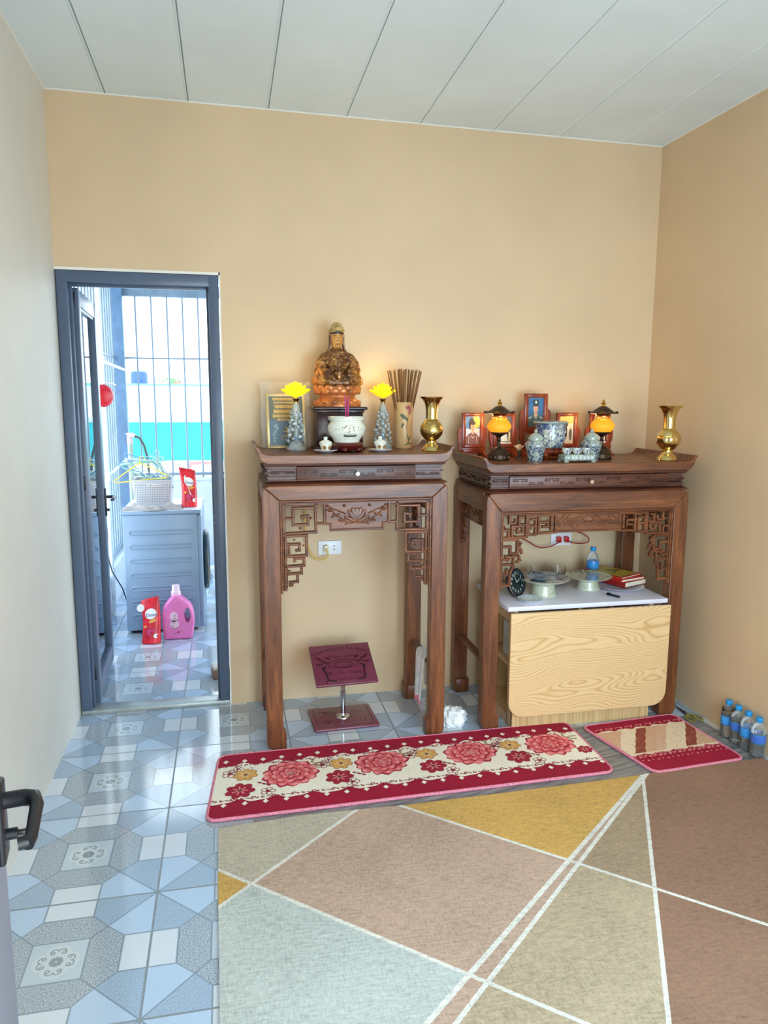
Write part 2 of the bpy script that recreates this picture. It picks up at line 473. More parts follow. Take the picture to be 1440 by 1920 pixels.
# ceiling of long insulated panels with a small groove at every joint
m = MB(); seams = [.256, .612, .971, 1.337, 1.697, 2.069, 2.423, 2.762]
def crow(y):
    pts = [(-.12, 0)]
    for s in seams: pts += [(s-.014, 0), (s-.006, -.003), (s-.0028, -.003), (s-.0022, .012), (s+.0022, .012), (s+.0028, 0)]
    pts += [(3.3, 0)]
    return [(x, y, cz(x, y)+d) for x, d in pts]
a, b = crow(.1), crow(YF-.12)
va = [m.v(p) for p in a]; vb = [m.v(p) for p in b]; ta = m.v((-.12, .1, 3.1)), m.v((3.3, .1, 3.1)); tb = m.v((-.12, YF-.12, 3.1)), m.v((3.3, YF-.12, 3.1))
for i in range(len(va)-1): m.f((va[i], va[i+1], vb[i+1], vb[i]))
m.f((ta[0], ta[1], tb[1], tb[0])); m.f(va+[ta[1], ta[0]]); m.f(vb+[tb[1], tb[0]]); m.f((va[0], vb[0], tb[0], ta[0])); m.f((va[-1], vb[-1], tb[1], ta[1]))
struct(m.obj('ceiling', CEIL, angle=20), 'sloping ceiling of long off-white panels with thin joints', 'ceiling')
# thin plaster fillet along the wall tops and round the door head
m = MB(); m.tube([(-.0, -.001, cz(0, 0)-.002), (3., -.001, cz(3., 0)-.002)], .004, 6); m.tube([(.002, 0, cz(0, 0)-.002), (.002, YF, cz(0, YF)-.002)], .005, 6)
m.tube([(xr(0)-.002, 0, cz(3, 0)-.002), (xr(YF)-.002, YF, cz(3, YF)-.002)], .004, 6)
for x, w in ((.62, .010), (1.345, .018), (1.25, .012), (2.05, .014), (2.08, .01), (2.4, .012), (2.76, .012)): m.ell((x, -.002, cz(x, 0)-.004), (w, .004, .004), 8, 6)
struct(m.obj('trim_1', PLASTER))
m = MB(); m.box((0.0, -.004, 2.126), (.734, .05, 2.138)); m.box((.724, -.004, 0), (.731, .05, 2.138)); struct(m.obj('trim_2', PLASTER))
# tube lamp added on the ceiling, out of view, for warm fill
lamp = thing('added_ceiling_lamp', 'slim white tube lamp, added unseen on the ceiling for warm fill', 'lamp', (1.5, -2.75, cz(1.5, -2.75)))
MB().box((-.6, -.03, -.03), (.6, .03, 0), .006).obj('housing', WHITE_PL, lamp)
tube_m = Mat('lit_tube', (255, 244, 226), .4).emit((255, 236, 206), 3.).m
MB().tube([(-.57, 0, -.045), (.57, 0, -.045)], .014, 12).obj('tube', tube_m, lamp)

# ------------------------------------------------------------------ doors
d1 = bpy.data.objects.new('door_1', None); COL.objects.link(d1); struct(d1, 'blue-grey aluminium balcony door, its glass leaf swung open outwards', 'door')
w, H0, x0, x1 = .047, 2.124, .004, .722
m = MB(); 
def frame_prof(mb, a, b, inn):  # box with a small inner lip
    mb.box(a, b, .003)
m.box((x0, -.006, 0), (x0+w, .075, H0), .003); m.box((x1-w, -.006, 0), (x1, .075, H0), .003); m.box((x0, -.0055, H0-.052), (x1, .0745, H0), .003)
m.box((x0+w-.002, .035, .02), (x0+w+.012, .06, H0-.05), .002); m.box((x1-w-.012, .035, .02), (x1-w+.002, .06, H0-.05), .002); m.box((x0+w, .0355, H0-.064), (x1-w, .0595, H0-.05), .002)
m.obj('frame', FRAME, d1)
MB().box((x0, -.008, 0), (x1, .082, .022), .004).obj('threshold', plain('worn_aluminium_sill', (176, 182, 178), .4, .5), d1)
m = MB(); m.box((x1-w-.0015, .004, .93), (x1-w+.001, .028, .985), .001)
for z in (.942, .972): m.mat(1).ell((x1-w-.002, .016, z), .0035, 8, 6)
m.obj('strike_plate', [BLACKM, STEEL], d1)
# leaf: swings out to the balcony, a little past 90 degrees (hinge at its origin)
leaf = MB(); LW, LH, LT = .685, 2.035, .045
st = .078
leaf.box((0, -LT, 0), (st, 0, LH), .003); leaf.box((LW-st, -LT, 0), (LW, 0, LH), .003); leaf.box((st-.002, -LT+.001, 0), (LW-st+.002, -.001, .10), .003); leaf.box((st-.002, -LT+.001, LH-st), (LW-st+.002, -.001, LH), .003)
leaf.box((st, -LT+.006, .10), (st+.012, -.006, LH-st)); leaf.box((LW-st-.012, -LT+.006, .10), (LW-st, -.006, LH-st)); leaf.box((st, -LT+.0065, .10), (LW-st, -.0065, .112)); leaf.box((st, -LT+.0065, LH-st-.012), (LW-st, -.0065, LH-st))
lo = leaf.obj('door_leaf', FRAME, d1, (.036, .078, .024), (0, 0, R(92.6)))
g = MB().box((st+.004, -LT/2-.003, .104), (LW-st-.004, -LT/2+.003, LH-st-.004)).obj('glass', PANE, lo)
for z in (.16, 1.12, 1.98):
    m = MB(); m.box((-.0035, -.032, z-.035), (.0005, -.010, z+.035), .0008)
    m.mat(1)
    for k in (-.02, 0, .02): m.ell((-.0035, -.021, z+k), .004, 8, 6)
    m.obj('hinge', [BLACKM, STEEL], lo)
def lever(mb, side, sx=1):
    y = 0 if side > 0 else -LT
    mb.box((LW-.056, min(y, y+side*.008), .86), (LW-.022, max(y, y+side*.008), 1.02), .003)
    mb.tube([(LW-.039, y, .97), (LW-.039, y+side*.045, .97), (LW-.045, y+side*.052, .97), (LW-.15, y+side*.054, .968), (LW-.16, y+side*.045, .966)], [.009, .009, .0095, .008, .006], 10)
    mb.tube([(LW-.039, y, .895), (LW-.039, y+side*.022, .895)], .008, 10)
for sd in (-1, 1):
    m = MB(); lever(m, sd); m.obj('handle', BLACK, lo)

d2 = bpy.data.objects.new('door_2', None); COL.objects.link(d2); struct(d2, 'grey entrance door leaf standing open in the left foreground, black lever handle', 'door')
d2.location = (.512, YF+.005, 0)
LW2 = .915
leaf = MB(); leaf.box((0, -.047, .012), (LW2, 0, 2.12), .004); 
leaf.box((LW2-.012, -.0465, .012), (LW2+.006, -.012, 2.12), .002)
lo2 = leaf.obj('door_leaf', plain('grey_painted_metal_door', (128, 128, 142), .4, .0, .04, 3.), d2, (0, 0, 0), (0, 0, R(98)))
# leaf local: x along the leaf, room side at y=-.047 (towards the room)
hy = -.047; zc = 1.022; hx = LW2-.042
m = MB(); m.box((hx-.024, hy-.011, zc-.062), (hx+.018, hy, zc+.045), .005, 3); m.obj('handle_plate', BLACK, lo2)
m = MB(); m.tube([(hx, hy-.009, zc+.018), (hx, hy-.034, zc+.018), (hx-.006, hy-.046, zc+.018), (hx-.022, hy-.051, zc+.017), (hx-.088, hy-.050, zc+.011), (hx-.100, hy-.047, zc+.010)], [.0105, .0105, .0105, .0085, .0075, .008], 14, flat=1.05)
m.tube([(hx-.094, hy-.048, zc+.0105), (hx-.096, hy-.036, zc+.010)], .0078, 12)
m.obj('handle', BLACK, lo2)
m = MB(); m.tube([(hx-.003, hy-.009, zc-.028), (hx-.003, hy-.024, zc-.028)], .0075, 12); m.box((hx-.0065, hy-.036, zc-.031), (hx+.0005, hy-.022, zc-.025), .001); m.obj('lock_cylinder', BLACK, lo2)
m = MB(); m.box((LW2+.0055, -.042, zc-.10), (LW2+.008, -.016, zc+.08), .001); m.obj('lock_face', STEEL, lo2)

# ------------------------------------------------------------------ light
wd = bpy.data.worlds.new('sky'); SC.world = wd; wd.use_nodes = True
nt = wd.node_tree; bg = nt.nodes['Background']
tc = nt.nodes.new('ShaderNodeTexCoord'); sp = nt.nodes.new('ShaderNodeSeparateXYZ'); nt.links.new(tc.outputs['Generated'], sp.inputs[0])
rp = nt.nodes.new('ShaderNodeValToRGB'); nt.links.new(sp.outputs[2], rp.inputs[0])
rp.color_ramp.elements[0].color = (.86, .95, 1, 1); rp.color_ramp.elements[1].color = (.62, .82, 1, 1); rp.color_ramp.elements[1].position = .9
nt.links.new(rp.outputs[0], bg.inputs[0]); bg.inputs[1].default_value = 4.5
def area(name, loc, rot, sx, sy, power, col):
    l = bpy.data.lights.new(name, 'AREA'); l.shape = 'RECTANGLE'; l.size = sx; l.size_y = sy; l.energy = power; l.color = col
    o = bpy.data.objects.new(name, l); COL.objects.link(o); o.location = loc; o.rotation_euler = rot; return o
# daylight from the unseen front window and balcony; added warm fill at entrance, ceiling
area('entrance_warm_fill', (.98, YF-.35, .75), (R(86), 0, 0), .9, 1.4, 10, (1, .80, .56))  # warm fill added at the doorway, not daylight
area('window_daylight', (2.2, YF-.20, 1.22), (R(76), 0, R(14)), 1.25, 1.45, 68, (.46, .76, 1))
area('added_warm_fill', (1.5, -2.75, cz(1.5, -2.75)-.075), (0, 0, 0), 1.15, .05, 10, (1, .78, .52))  # warm fill light of the added ceiling tube
SC.view_settings.view_transform = 'Standard'; SC.view_settings.look = 'None'; SC.view_settings.gamma = 1; SC.view_settings.use_curve_mapping = False
SC.view_settings.exposure = .08
SC.cycles.use_denoising = True
SC.cycles.max_bounces = 10; SC.cycles.transparent_max_bounces = 12; SC.cycles.glossy_bounces = 5; SC.cycles.transmission_bounces = 8; SC.cycles.sample_clamp_indirect = 6.; SC.cycles.caustics_reflective = False; SC.cycles.caustics_refractive = False
# ------------------------------------------------------------------ the two altar tables
def mirror(polys): return polys+[[(-x, z) for x, z in p] for p in polys]
def arcp(cx, cz_, r, a0, a1, n=5): return [(cx+r*math.cos(R(a0+(a1-a0)*i/n)), cz_+r*math.sin(R(a0+(a1-a0)*i/n))) for i in range(n+1)]

def altar(name, loc, rz, hw, dep, zF, zr, zs, frets, panel, side_panel, label, lotus, drawer):
    t = thing(name, label, 'altar table', loc, rz)
    lw, ld, r = .072, .06, .034
    mid = (-hw+r-r*math.cos(R(45)), zF-r+r*math.sin(R(45)))
    leg = [(-hw, .034)]+arcp(-hw+.03, .03, .03, 180, 268, 5)+[(-hw+lw+.014, 0), (-hw+lw+.014, .07), (-hw+lw+.006, .078), (-hw+lw, .088), (-hw+lw, zr), mid]+arcp(-hw+r, zF-r, r, 135, 180, 3)[1:]
    for sy in (0, 1):
        for sx in (1, -1):
            m = MB(); pl = [(x*sx, z) for x, z in leg]
            y0 = 0 if sy == 0 else dep-ld
            m.prism(pl, y0, y0+ld)
            # foot pad on the inner side of the leg in depth
            yy = (ld-.004, ld+.012) if sy == 0 else (dep-ld-.012, dep-ld+.004)
            m.box((min(sx*-hw*.985, sx*(-hw+lw)), yy[0], 0), (max(sx*-hw*.985, sx*(-hw+lw)), yy[1], .078), .004)
            m.obj('leg', WOODZ, t, bevel=.005, seg=3)
    rail = [mid]+arcp(-hw+r, zF-r, r, 135, 90, 3)[1:]+arcp(hw-r, zF-r, r, 90, 45, 3)+[(hw-lw, zr), (-hw+lw, zr)]
    for y0 in (0, dep-ld):
        MB().prism(rail, y0, y0+ld).obj('rail', WOODX, t, bevel=.005, seg=3)
    for sx in (-1, 1):
        xa, xb = sorted((sx*(hw-.0005), sx*(hw-.055)))
        pr = [(ld-.002, zr), (dep-ld+.002, zr), (dep-ld+.002, zF-.0005), (ld-.002, zF-.0005)]
        m = MB().prism(pr, xa, xb, 'yz'); m.obj('side_rail', WOODY, t, bevel=.006, seg=3)
        # stretcher low down between the front and back leg
        MB().box((sx*(hw-lw*.5)-.016, ld-.004, .30), (sx*(hw-lw*.5)+.016, dep-ld+.004, .322), .003).obj('stretcher', WOODY, t)
    MB().box((-hw+.03, .03, zF-.03), (hw-.03, dep-.03, zF+.001)).obj('deck', WOODX, t)
    # bead moulding round the opening
    bi = hw-lw
    zb = min(z for p in frets for x, z in p)
    m = MB(); m.bars(mirror([[(-bi+.005, zr), (-bi+.005, zb-.01)]])+[[(-bi, zr-.004), (bi, zr-.004)]], .010, .004, .032, r=.003)
    m.bars(mirror([[(-bi+.013, zr-.012), (-bi+.013, zb)]])+[[(-bi+.01, zr-.0125), (bi-.01, zr-.0125)]], .006, .010, .03, r=.002)
    m.obj('moulding', WOODX, t)
    # fretwork brackets
    for sx in (1, -1):
        m = MB(); m.bars(frets, .0112, .012, .032, sx, .0035)
        for (x, z, q) in lotus['balls']: m.ell((x*sx, .022, z), q, 10, 8)
        m.obj('fretwork', WOODF, t)
    # carved centre panel
    m = MB(); m.prism(panel, .018, .03); e = panel+[panel[0]]
    m.bars([e], .009, .009, .03, r=.003)
    pz0 = min(p[1] for p in panel); pz1 = max(p[1] for p in panel); pc = (pz0+pz1)/2+lotus.get('dz', 0); S = lotus['s']
    def petal(a, L, w, y=.0165, bx=0., bz=-.034):
        c = (bx*S+math.sin(a)*L*S*.5, y, pc+bz*S+math.cos(a)*L*S*.5)
        m.ell(c, (w*S, .0042, L*S*.5), 10, 8, (0, a, 0))
    if lotus['kind'] == 'lotus':
        for a, L, w in ((-.62, .062, .010), (.62, .062, .010), (-.3, .064, .013), (.3, .064, .013), (0, .060, .016), (-1.1, .058, .008), (1.1, .058, .008)): petal(R(a*57.3), L, w)
        for s_ in (-1, 1):
            m.tube([(0, .016, pc-.034*S), (s_*.03*S, .014, pc-.036*S), (s_*.06*S, .015, pc-.018*S), (s_*.085*S, .015, pc+.0*S), (s_*.11*S, .015, pc+.026*S)], .0026, 6)
            for bx, bz, q in ((.05, .034, .006), (.115, .034, .0055), (.03, .0, .004)): m.ell((s_*bx*S, .014, pc+bz*S), q*S, 8, 6)
            for k in range(9):
                x = s_*(.04+.009*k)*S; z = pc+(-.036+.0065*k+.008*math.sin(k*1.9))*S
                m.ell((x, .0155, z), (.011*S, .004, .0042*S), 8, 6, (0, s_*(.5+.5*math.sin(k*2.3)), 0))
            for k in range(6):
                m.ell((s_*(.05+.012*k)*S, .0155, pc+(.004+.005*k)*S), (.008*S, .0035, .003*S), 8, 6, (0, s_*(-.6+.3*math.sin(k*3.)), 0))
    else:
        for s_ in (-1, 1):
            for k in range(7):
                x0_ = s_*(.012+.02*k)*S; zz = pc+(.010*math.sin(k*1.7)-.002)*S
                m.tube([(x0_+s_*.011*S*math.cos(q*.8)*(1-q*.09), .0155, zz+.013*S*math.sin(q*.8)*(1-q*.09)) for q in range(9)], .0022, 6)
                m.ell((x0_, .0155, zz+.018*S), (.010*S, .0035, .0036*S), 8, 6, (0, s_*.7, 0)); m.ell((x0_+.006*S, .0155, zz-.016*S), (.009*S, .0035, .0034*S), 8, 6, (0, -s_*.6, 0))
        for a in (-50, -25, 0, 25, 50): m.ell((math.sin(R(a))*.016*S, .0155, pc+math.cos(R(a))*.016*S-.006), (.0055*S, .004, .014*S), 8, 6, (0, R(a), 0))
    m.obj('carved_panel', WOODF, t)
    # side aprons: key fret with a small panel
    for sx in (-1, 1):
        m = MB(); y0, y1 = ld, dep-ld; L = y1-y0; D = side_panel
        def bar(yz, w=.009):
            for (ya, za), (yb, zb_) in zip(yz, yz[1:]):
                m.box((sx*(hw-.034)-.009, min(ya, yb)-w/2, min(za, zb_)-w/2), (sx*(hw-.034)+.009, max(ya, yb)+w/2, max(za, zb_)+w/2), .002, 1)
        zt = zr-.006; zl = zr-D
        bar([(y0, zt), (y1, zt)])
        for q in (0, 1):
            f = lambda p: [((y0+a if q == 0 else y1-a), zt-b) for a, b in p]
            bar(f([(.004, 0), (.004, D), (.10, D), (.10, 0)])); bar(f([(.03, D*.8), (.03, D*.25), (.075, D*.25), (.075, D*.7), (.052, D*.7), (.052, D*.5)])); bar(f([(.004, D*.5), (.03, D*.5)]))
            bar(f([(.10, D*.8), (.13, D*.8)]))
            bar(f([(.004, D), (.004, D*2.9)])); bar(f([(.06, D), (.06, D*1.7), (.016, D*1.7)])); bar(f([(.02, D*1.15), (.042, D*1.15), (.042, D*1.45), (.028, D*1.45)])); bar(f([(.046, D*1.7), (.046, D*2.2), (.004, D*2.2)])); bar(f([(.03, D*2.2), (.03, D*2.6), (.004, D*2.6)]))
        a0, a1 = y0+.13, y1-.13
        m.box((sx*(hw-.034)-.005, a0, zl-.002), (sx*(hw-.034)+.005, a1, zt)); bar([(a0, zt), (a0, zl-.006), (a1, zl-.006), (a1, zt)])
        for k in range(5): m.ell((sx*(hw-.028), a0+(a1-a0)*(.2+.15*k), (zt+zl)/2+.012*math.sin(k*2)), (.004, .012, .010), 8, 6, (.4*k, 0, 0))
        m.obj('side_fretwork', WOODF, t)
    # cornice with the drawer: moulded profile swept round the four sides
    zb0, zb1, ztp = zF, zs[0], zs[2]
    hC = zb1-zb0
    prof = [(.006, 0), (.004, .06), (.010, .10), (.022, .16), (.024, .19), (.020, .20), (.020, .235), (.028, .24), (.028, .27), (.024, .28), (.024, .40), (.030, .41), (.030, .44), (.026, .45), (.026, .56), (.030, .57), (.030, .60), (.024, .61), (.024, .73), (.028, .74), (.028, .78), (.020, .79), (.020, .86), (.012, .90), (.010, 1.)]
    m = MB(); m.rings([[(-hw+i, i, zb0+h*hC), (hw-i, i, zb0+h*hC), (hw-i, dep-i, zb0+h*hC), (-hw+i, dep-i, zb0+h*hC)] for i, h in prof], True)
    def key(mb, xa, xb, n, y, z0, h, flip=0):
        stp = (xb-xa)/n; P = []
        for i in range(n):
            a = xa+stp*i; up = (i+flip) % 2
            zA, zB = (z0+h*.28, z0+h*.72) if up else (z0+h*.72, z0+h*.28)
            P.append([(a+stp*.10, zA), (a+stp*.92, zA), (a+stp*.92, zA+(zB-zA)*.36), (a+stp*.62, zA+(zB-zA)*.36)])
            P.append([(a+stp*.10, zA), (a+stp*.10, zA+(zB-zA)*.36), (a+stp*.36, zA+(zB-zA)*.36)])
        mb.bars(P, .0048, y, y+.010, r=.002)
    key(m, -hw+.03, -drawer, 1, .016, zb0+hC*.22, hC*.58); key(m, drawer, hw-.03, 1, .016, zb0+hC*.22, hC*.58, 1)
    for sx in (-1, 1):
        for k in range(7):
            yy = .05+(dep-.10)*k/6; z_ = zb0+hC*(.45 if k % 2 else .58)
            m.box((sx*(hw-.022)-.006, yy-.028, z_-.004), (sx*(hw-.022)+.006, yy+.028, z_+.004), .0015, 1); m.box((sx*(hw-.022)-.006, yy+.02, zb0+hC*.40), (sx*(hw-.022)+.006, yy+.028, zb0+hC*.62), .0015, 1)
    m.obj('cornice', WOODC, t)
    m = MB(); m.box((-drawer, .012, zb0+hC*.20), (drawer, .04, zb0+hC*.86), .002)
    for h in (.24, .82): m.bars([[(-drawer+.004, zb0+hC*h), (drawer-.004, zb0+hC*h)]], .006, .008, .016, r=.002)
    key(m, -drawer+.012, drawer-.012, lotus['keys'], .007, zb0+hC*.22, hC*.62)
    dr = m.obj('drawer', WOODC, t)
    MB().lathe([(.0, 0), (.0045, 0), (.0045, .008), (.009, .012), (.0105, .017), (.008, .022), (0, .0235)], 16).obj('knob', lotus['knob'], dr, (.0, .012, zb0+hC*.5), (R(90), 0, 0))
    # top slab with scrolled ends
    zt, zu = zs[2], zs[1]; tip = zs[3]-zt
    xe = hw-.012
    half = [(xe-.03, zt), (xe-.004, zt+tip*.10), (xe+.010, zt+tip*.38), (xe+.019, zt+tip*.80), (xe+.024, zt+tip*.97), (xe+.031, zt+tip), (xe+.0375, zt+tip*.9), (xe+.038, zt+tip*.72), (xe+.030, zt+tip*.52), (xe+.027, zt+tip*.22), (xe+.018, zu+.002), (xe+.004, zu-.012), (xe-.012, zu-.018), (xe-.03, zu-.018)]
    pl = half+[(-x, z) for x, z in half[::-1]]
    m = MB(); m.prism(pl, -.012, dep+.004)
    m.obj('table_top', WOODX, t, bevel=.003)
    m = MB(); q = .006; m.rings([[(-hw+i, i, z), (hw-i, i, z), (hw-i, dep-i, z), (-hw+i, dep-i, z)] for i, z in ((.014, zs[0]-.002), (.004, zs[0]+.004), (.006, zs[0]+.010), (.012, zu-.017))]); m.obj('bed_mould', WOODC, t)
    return t

# altar 1: fretwork read off in front-plane units, x from the inner leg edge, z from the rail
hw1, zr1 = .409, 1.122
def c1(pts): return [(-hw1+.072+(x-78)*.000547, zr1-(y-150)*.000570) for x, y in pts]
fr1 = [c1(p) for p in ([(112, 180), (112, 405), (365, 398), (358, 210), (183, 212), (183, 340), (302, 340), (302, 272), (252, 280), (256, 296)],
    [(118, 290), (183, 290)], [(112, 182), (365, 182), (365, 210)], [(365, 335), (432, 335)], [(392, 240), (392, 240)], [(365, 182), (436, 182)], [(436, 170), (436, 335)],
    [(120, 405), (120, 840)], [(120, 425), (290, 422), (288, 578), (126, 582)], [(148, 582), (148, 488), (232, 488), (232, 535), (208, 538)],
    [(190, 600), (266, 596), (266, 655), (126, 660)], [(190, 600), (192, 618)], [(246, 660), (246, 715), (146, 718), (146, 700)], [(214, 718), (214, 780), (152, 786), (152, 806), (170, 806)], [(126, 660), (126, 820)])]
pn1 = [(x, zr1-.002-z) for x, z in ((-.144, .004), (.144, .004), (.144, .104), (.116, .106), (.116, .132), (-.116, .132), (-.116, .106), (-.144, .104))]
b1 = [c1([(325, 290)])[0]+(.006,), c1([(240, 366)])[0]+(.006,), c1([(190, 455)])[0]+(.005,), c1([(262, 500)])[0]+(.005,), c1([(118, 290)])[0]+(.005,)]
A1 = altar('altar_table', (1.291, -.556, 0), 0, hw1, .50, 1.187, zr1, (1.280, 1.298, 1.318, 1.352), fr1, pn1, .075,
    'tall narrow dark wooden altar table carrying the seated statue', {'kind': 'lotus', 's': 1.12, 'balls': b1, 'keys': 6, 'knob': CREAM_POR, 'dz': .004}, .262)
# altar 2
hw2, zr2 = .505, 1.045
def c2(pts): return [(-hw2+.072+(x-85)*.000716, zr2-(y-125)*.00060) for x, y in pts]
fr2 = [c2(p) for p in ([(100, 145), (266, 145), (266, 325), (100, 332), (100, 145)], [(150, 150), (150, 215), (190, 215), (190, 190)], [(240, 170), (215, 170), (215, 230), (250, 230)], [(168, 325), (168, 240), (240, 240), (240, 290), (205, 290), (205, 265)], [(108, 270), (145, 270), (145, 315)],
    [(278, 160), (278, 310), (328, 310), (328, 190), (300, 190)], [(278, 160), (350, 160), (350, 300), (465, 296), (465, 150)], [(350, 215), (410, 215), (410, 250), (380, 250)], [(436, 170), (436, 270)], [(290, 240), (328, 240)], [(266, 180), (278, 180)], [(350, 160), (465, 155)],
    [(100, 345), (208, 345), (208, 455), (160, 455)], [(100, 340), (100, 712)], [(110, 400), (160, 400), (160, 440)], [(186, 460), (182, 560), (164, 600), (160, 705), (102, 705)], [(108, 540), (165, 540)], [(108, 500), (150, 500), (150, 475), (130, 475)], [(108, 620), (140, 620), (140, 580)], [(208, 455), (186, 475)])]
fl2 = c2([(225, 375), (232, 440), (240, 452)])
fr2 += [c2([(208, 352), (228, 372), (222, 392), (214, 400)]), c2([(210, 405), (232, 425), (238, 450)]), c2([(190, 468), (220, 480), (228, 505), (212, 522)]), c2([(186, 470), (150, 490), (140, 510)])]
b2 = [c2([p])[0]+(q,) for p, q in (((222, 385), .008), ((232, 438), .007), ((214, 515), .009), ((140, 480), .007), ((165, 655), .006), ((190, 270), .006), ((130, 170), .005), ((410, 190), .005), ((300, 260), .005))]
pn2 = [(-.163, zr2-.004), (.163, zr2-.004), (.163, zr2-.098), (-.163, zr2-.098)]
A2 = altar("altar_table", (2.390, -.562, 0), -.02, hw2, .53, 1.133, zr2, (1.224, 1.245, 1.266, 1.297), fr2, pn2, .075,
    'wide dark wooden altar table holding portraits, with a folding table pushed beneath', {'kind': 'scroll', 's': 1.1, 'balls': b2, 'keys': 10, 'knob': plain('pale_wood_knob', (196, 160, 130), .4)}, .395)
# ------------------------------------------------------------------ things on altar 1 (table top z = 1.318)
Z1 = 1.318
YEL_GLOW = petal_mat('glowing_yellow_petal', (255, 236, 50), .66)
AMB_GLOW = petal_mat('glowing_amber_petal', (255, 208, 64), .42)
BULB_Y = Mat('lit_yellow_bulb', (255, 230, 90), .4).emit((255, 214, 60), 2.2).m
BULB_A = Mat('lit_amber_bulb', (255, 220, 110), .4).emit((255, 206, 80), 2.2).m
# shared petal shape: cupped leaf growing from the origin, opening along +x
def petal(mb, c, az, tilt, L, W, cup=.25, n=6, thick=.0012):
    Mx = Matrix.Translation(V(c)) @ Matrix.Rotation(az, 4, 'Z') @ Matrix.Rotation(-tilt, 4, 'Y')
    rows = []
    for i in range(n+1):
        s = i/n; w = W*math.sin(PI*min(1, s*.93+.04))**.8*(1-.25*s); bend = cup*L*(s*s)
        rows.append([Mx @ V((L*s, w*q, -0+bend*.6+abs(q)**2*W*.55*(1-s*.3))) for q in (-1, -.5, 0, .5, 1)])
    top = [[mb.v(p) for p in r] for r in rows]
    nz = (Mx.to_3x3() @ V((0, 0, -1)))*thick
    bot = [[mb.v(p+nz) for p in r] for r in rows]
    for A, flip in ((top, 0), (bot, 1)):
        for a, b in zip(A, A[1:]):
            for j in range(4):
                q = (a[j], b[j], b[j+1], a[j+1]); mb.f(q[::-1] if flip else q)
    for i in range(n):
        mb.f((top[i][0], bot[i][0], bot[i+1][0], top[i+1][0])); mb.f((top[i][4], top[i+1][4], bot[i+1][4], bot[i][4]))
    mb.f([top[n][j] for j in range(5)]+[bot[n][j] for j in range(4, -1, -1)]); mb.f([top[0][j] for j in range(4, -1, -1)]+[bot[0][j] for j in range(5)])

# ---- engraved plaque in a clear plastic bag, leaning on the wall
pl = thing('plaque', 'gold framed blue-green plaque wrapped in a clear plastic bag', 'plaque', (1.022, -.135, Z1), 0, rot=(R(-9), 0, R(2)))
PW, PH = .093, .262
goldf = plain('pale_gold_frame', (214, 186, 116), .3, .35)
m = MB(); fw = .014
for a, b in (((-PW, -.006, 0), (-PW+fw, .008, PH)), ((PW-fw, -.006, 0), (PW, .008, PH)), ((-PW, -.0055, 0), (PW, .0075, fw)), ((-PW, -.0055, PH-fw), (PW, .0075, PH))): m.box(a, b, .0025)
m.obj('frame', goldf, pl)
m = MB(); m.box((-PW+.01, -.001, .01), (PW-.01, .006, PH-.01))
fn = lambda x, z: (x, -.0016, z)
m.mat(2); m.box((-PW+.013, -.0014, .136), (PW-.013, -.0008, PH-.016)); m.mat(1)
for z, w, h in ((.232, .062, .009), (.215, .058, .007), (.192, .052, .014), (.170, .058, .013), (.150, .062, .011), (.133, .040, .009)):
    x = -w
    while x < w:
        q = rnd.uniform(.007, .014); m.f([m.v(fn(*p)) for p in ((x, z), (x+q*.82, z), (x+q*.82, z+h), (x, z+h))]); x += q
for z in (.227, .207, .186, .165, .146): ribbon(m, lambda x, z_: (x, -.0018, z_), [(-.066, z), (.066, z)], .0012)
fn2 = lambda x, z: (x, -.002, z)
for k in range(8): disc(m, fn2, .018+.020*math.cos(k*PI/4), .082+.020*math.sin(k*PI/4), .010, .005, 8, k*PI/4)
disc(m, fn2, .018, .082, .009)
for k in range(5): ribbon(m, fn2, arc(.018+(-.03+.015*k), .05, .011, 0, 250, 10), .002)
m.mat(3)
for k in range(16): disc(m, fn2, -.062+rnd.uniform(0, .022), .028+rnd.uniform(0, .085), rnd.uniform(.002, .005), .007, 7, rnd.uniform(0, 3))
m.obj('engraved_panel', [plain('blue_green_panel', (62, 104, 124), .3, .1, .12, 20), plain('gold_lettering', (226, 178, 62), .35, .4), plain('dark_green_panel', (64, 78, 52), .3, .1), plain('pale_figure_paint', (170, 200, 206), .4)], pl)
m = MB(); B = []
nx, nz = 12, 16
for side in (-1, 1):
    G = []
    for j in range(nz+1):
        row = []
        for i in range(nx+1):
            x = (-.118+.236*i/nx)*(1-.02*math.sin(j*.7)); z = .002+.318*j/nz
            edge = min(i, nx-i)/nx*2; e2 = min(1, (nz-j)/3)
            inside = min(1, edge*2.2)*e2
            y = side*(.010*inside+.0006)+.004*math.sin(i*1.7+j*.9)*(1-inside)+.003*math.sin(i*2.3+j*1.3)+(.006*(j-12)/4 if j > 12 else 0)
            if side < 0: y = min(y, -.0075 if z < PH and abs(x) < PW else y)
            else: y = max(y, .0095 if z < PH and abs(x) < PW else y)
            row.append(m.v((x, y, z)))
        G.append(row)
    for a, b in zip(G, G[1:]):
        for i in range(nx): m.f((a[i], a[i+1], b[i+1], b[i]))
m.obj('plastic_bag', FILM, pl, angle=12)

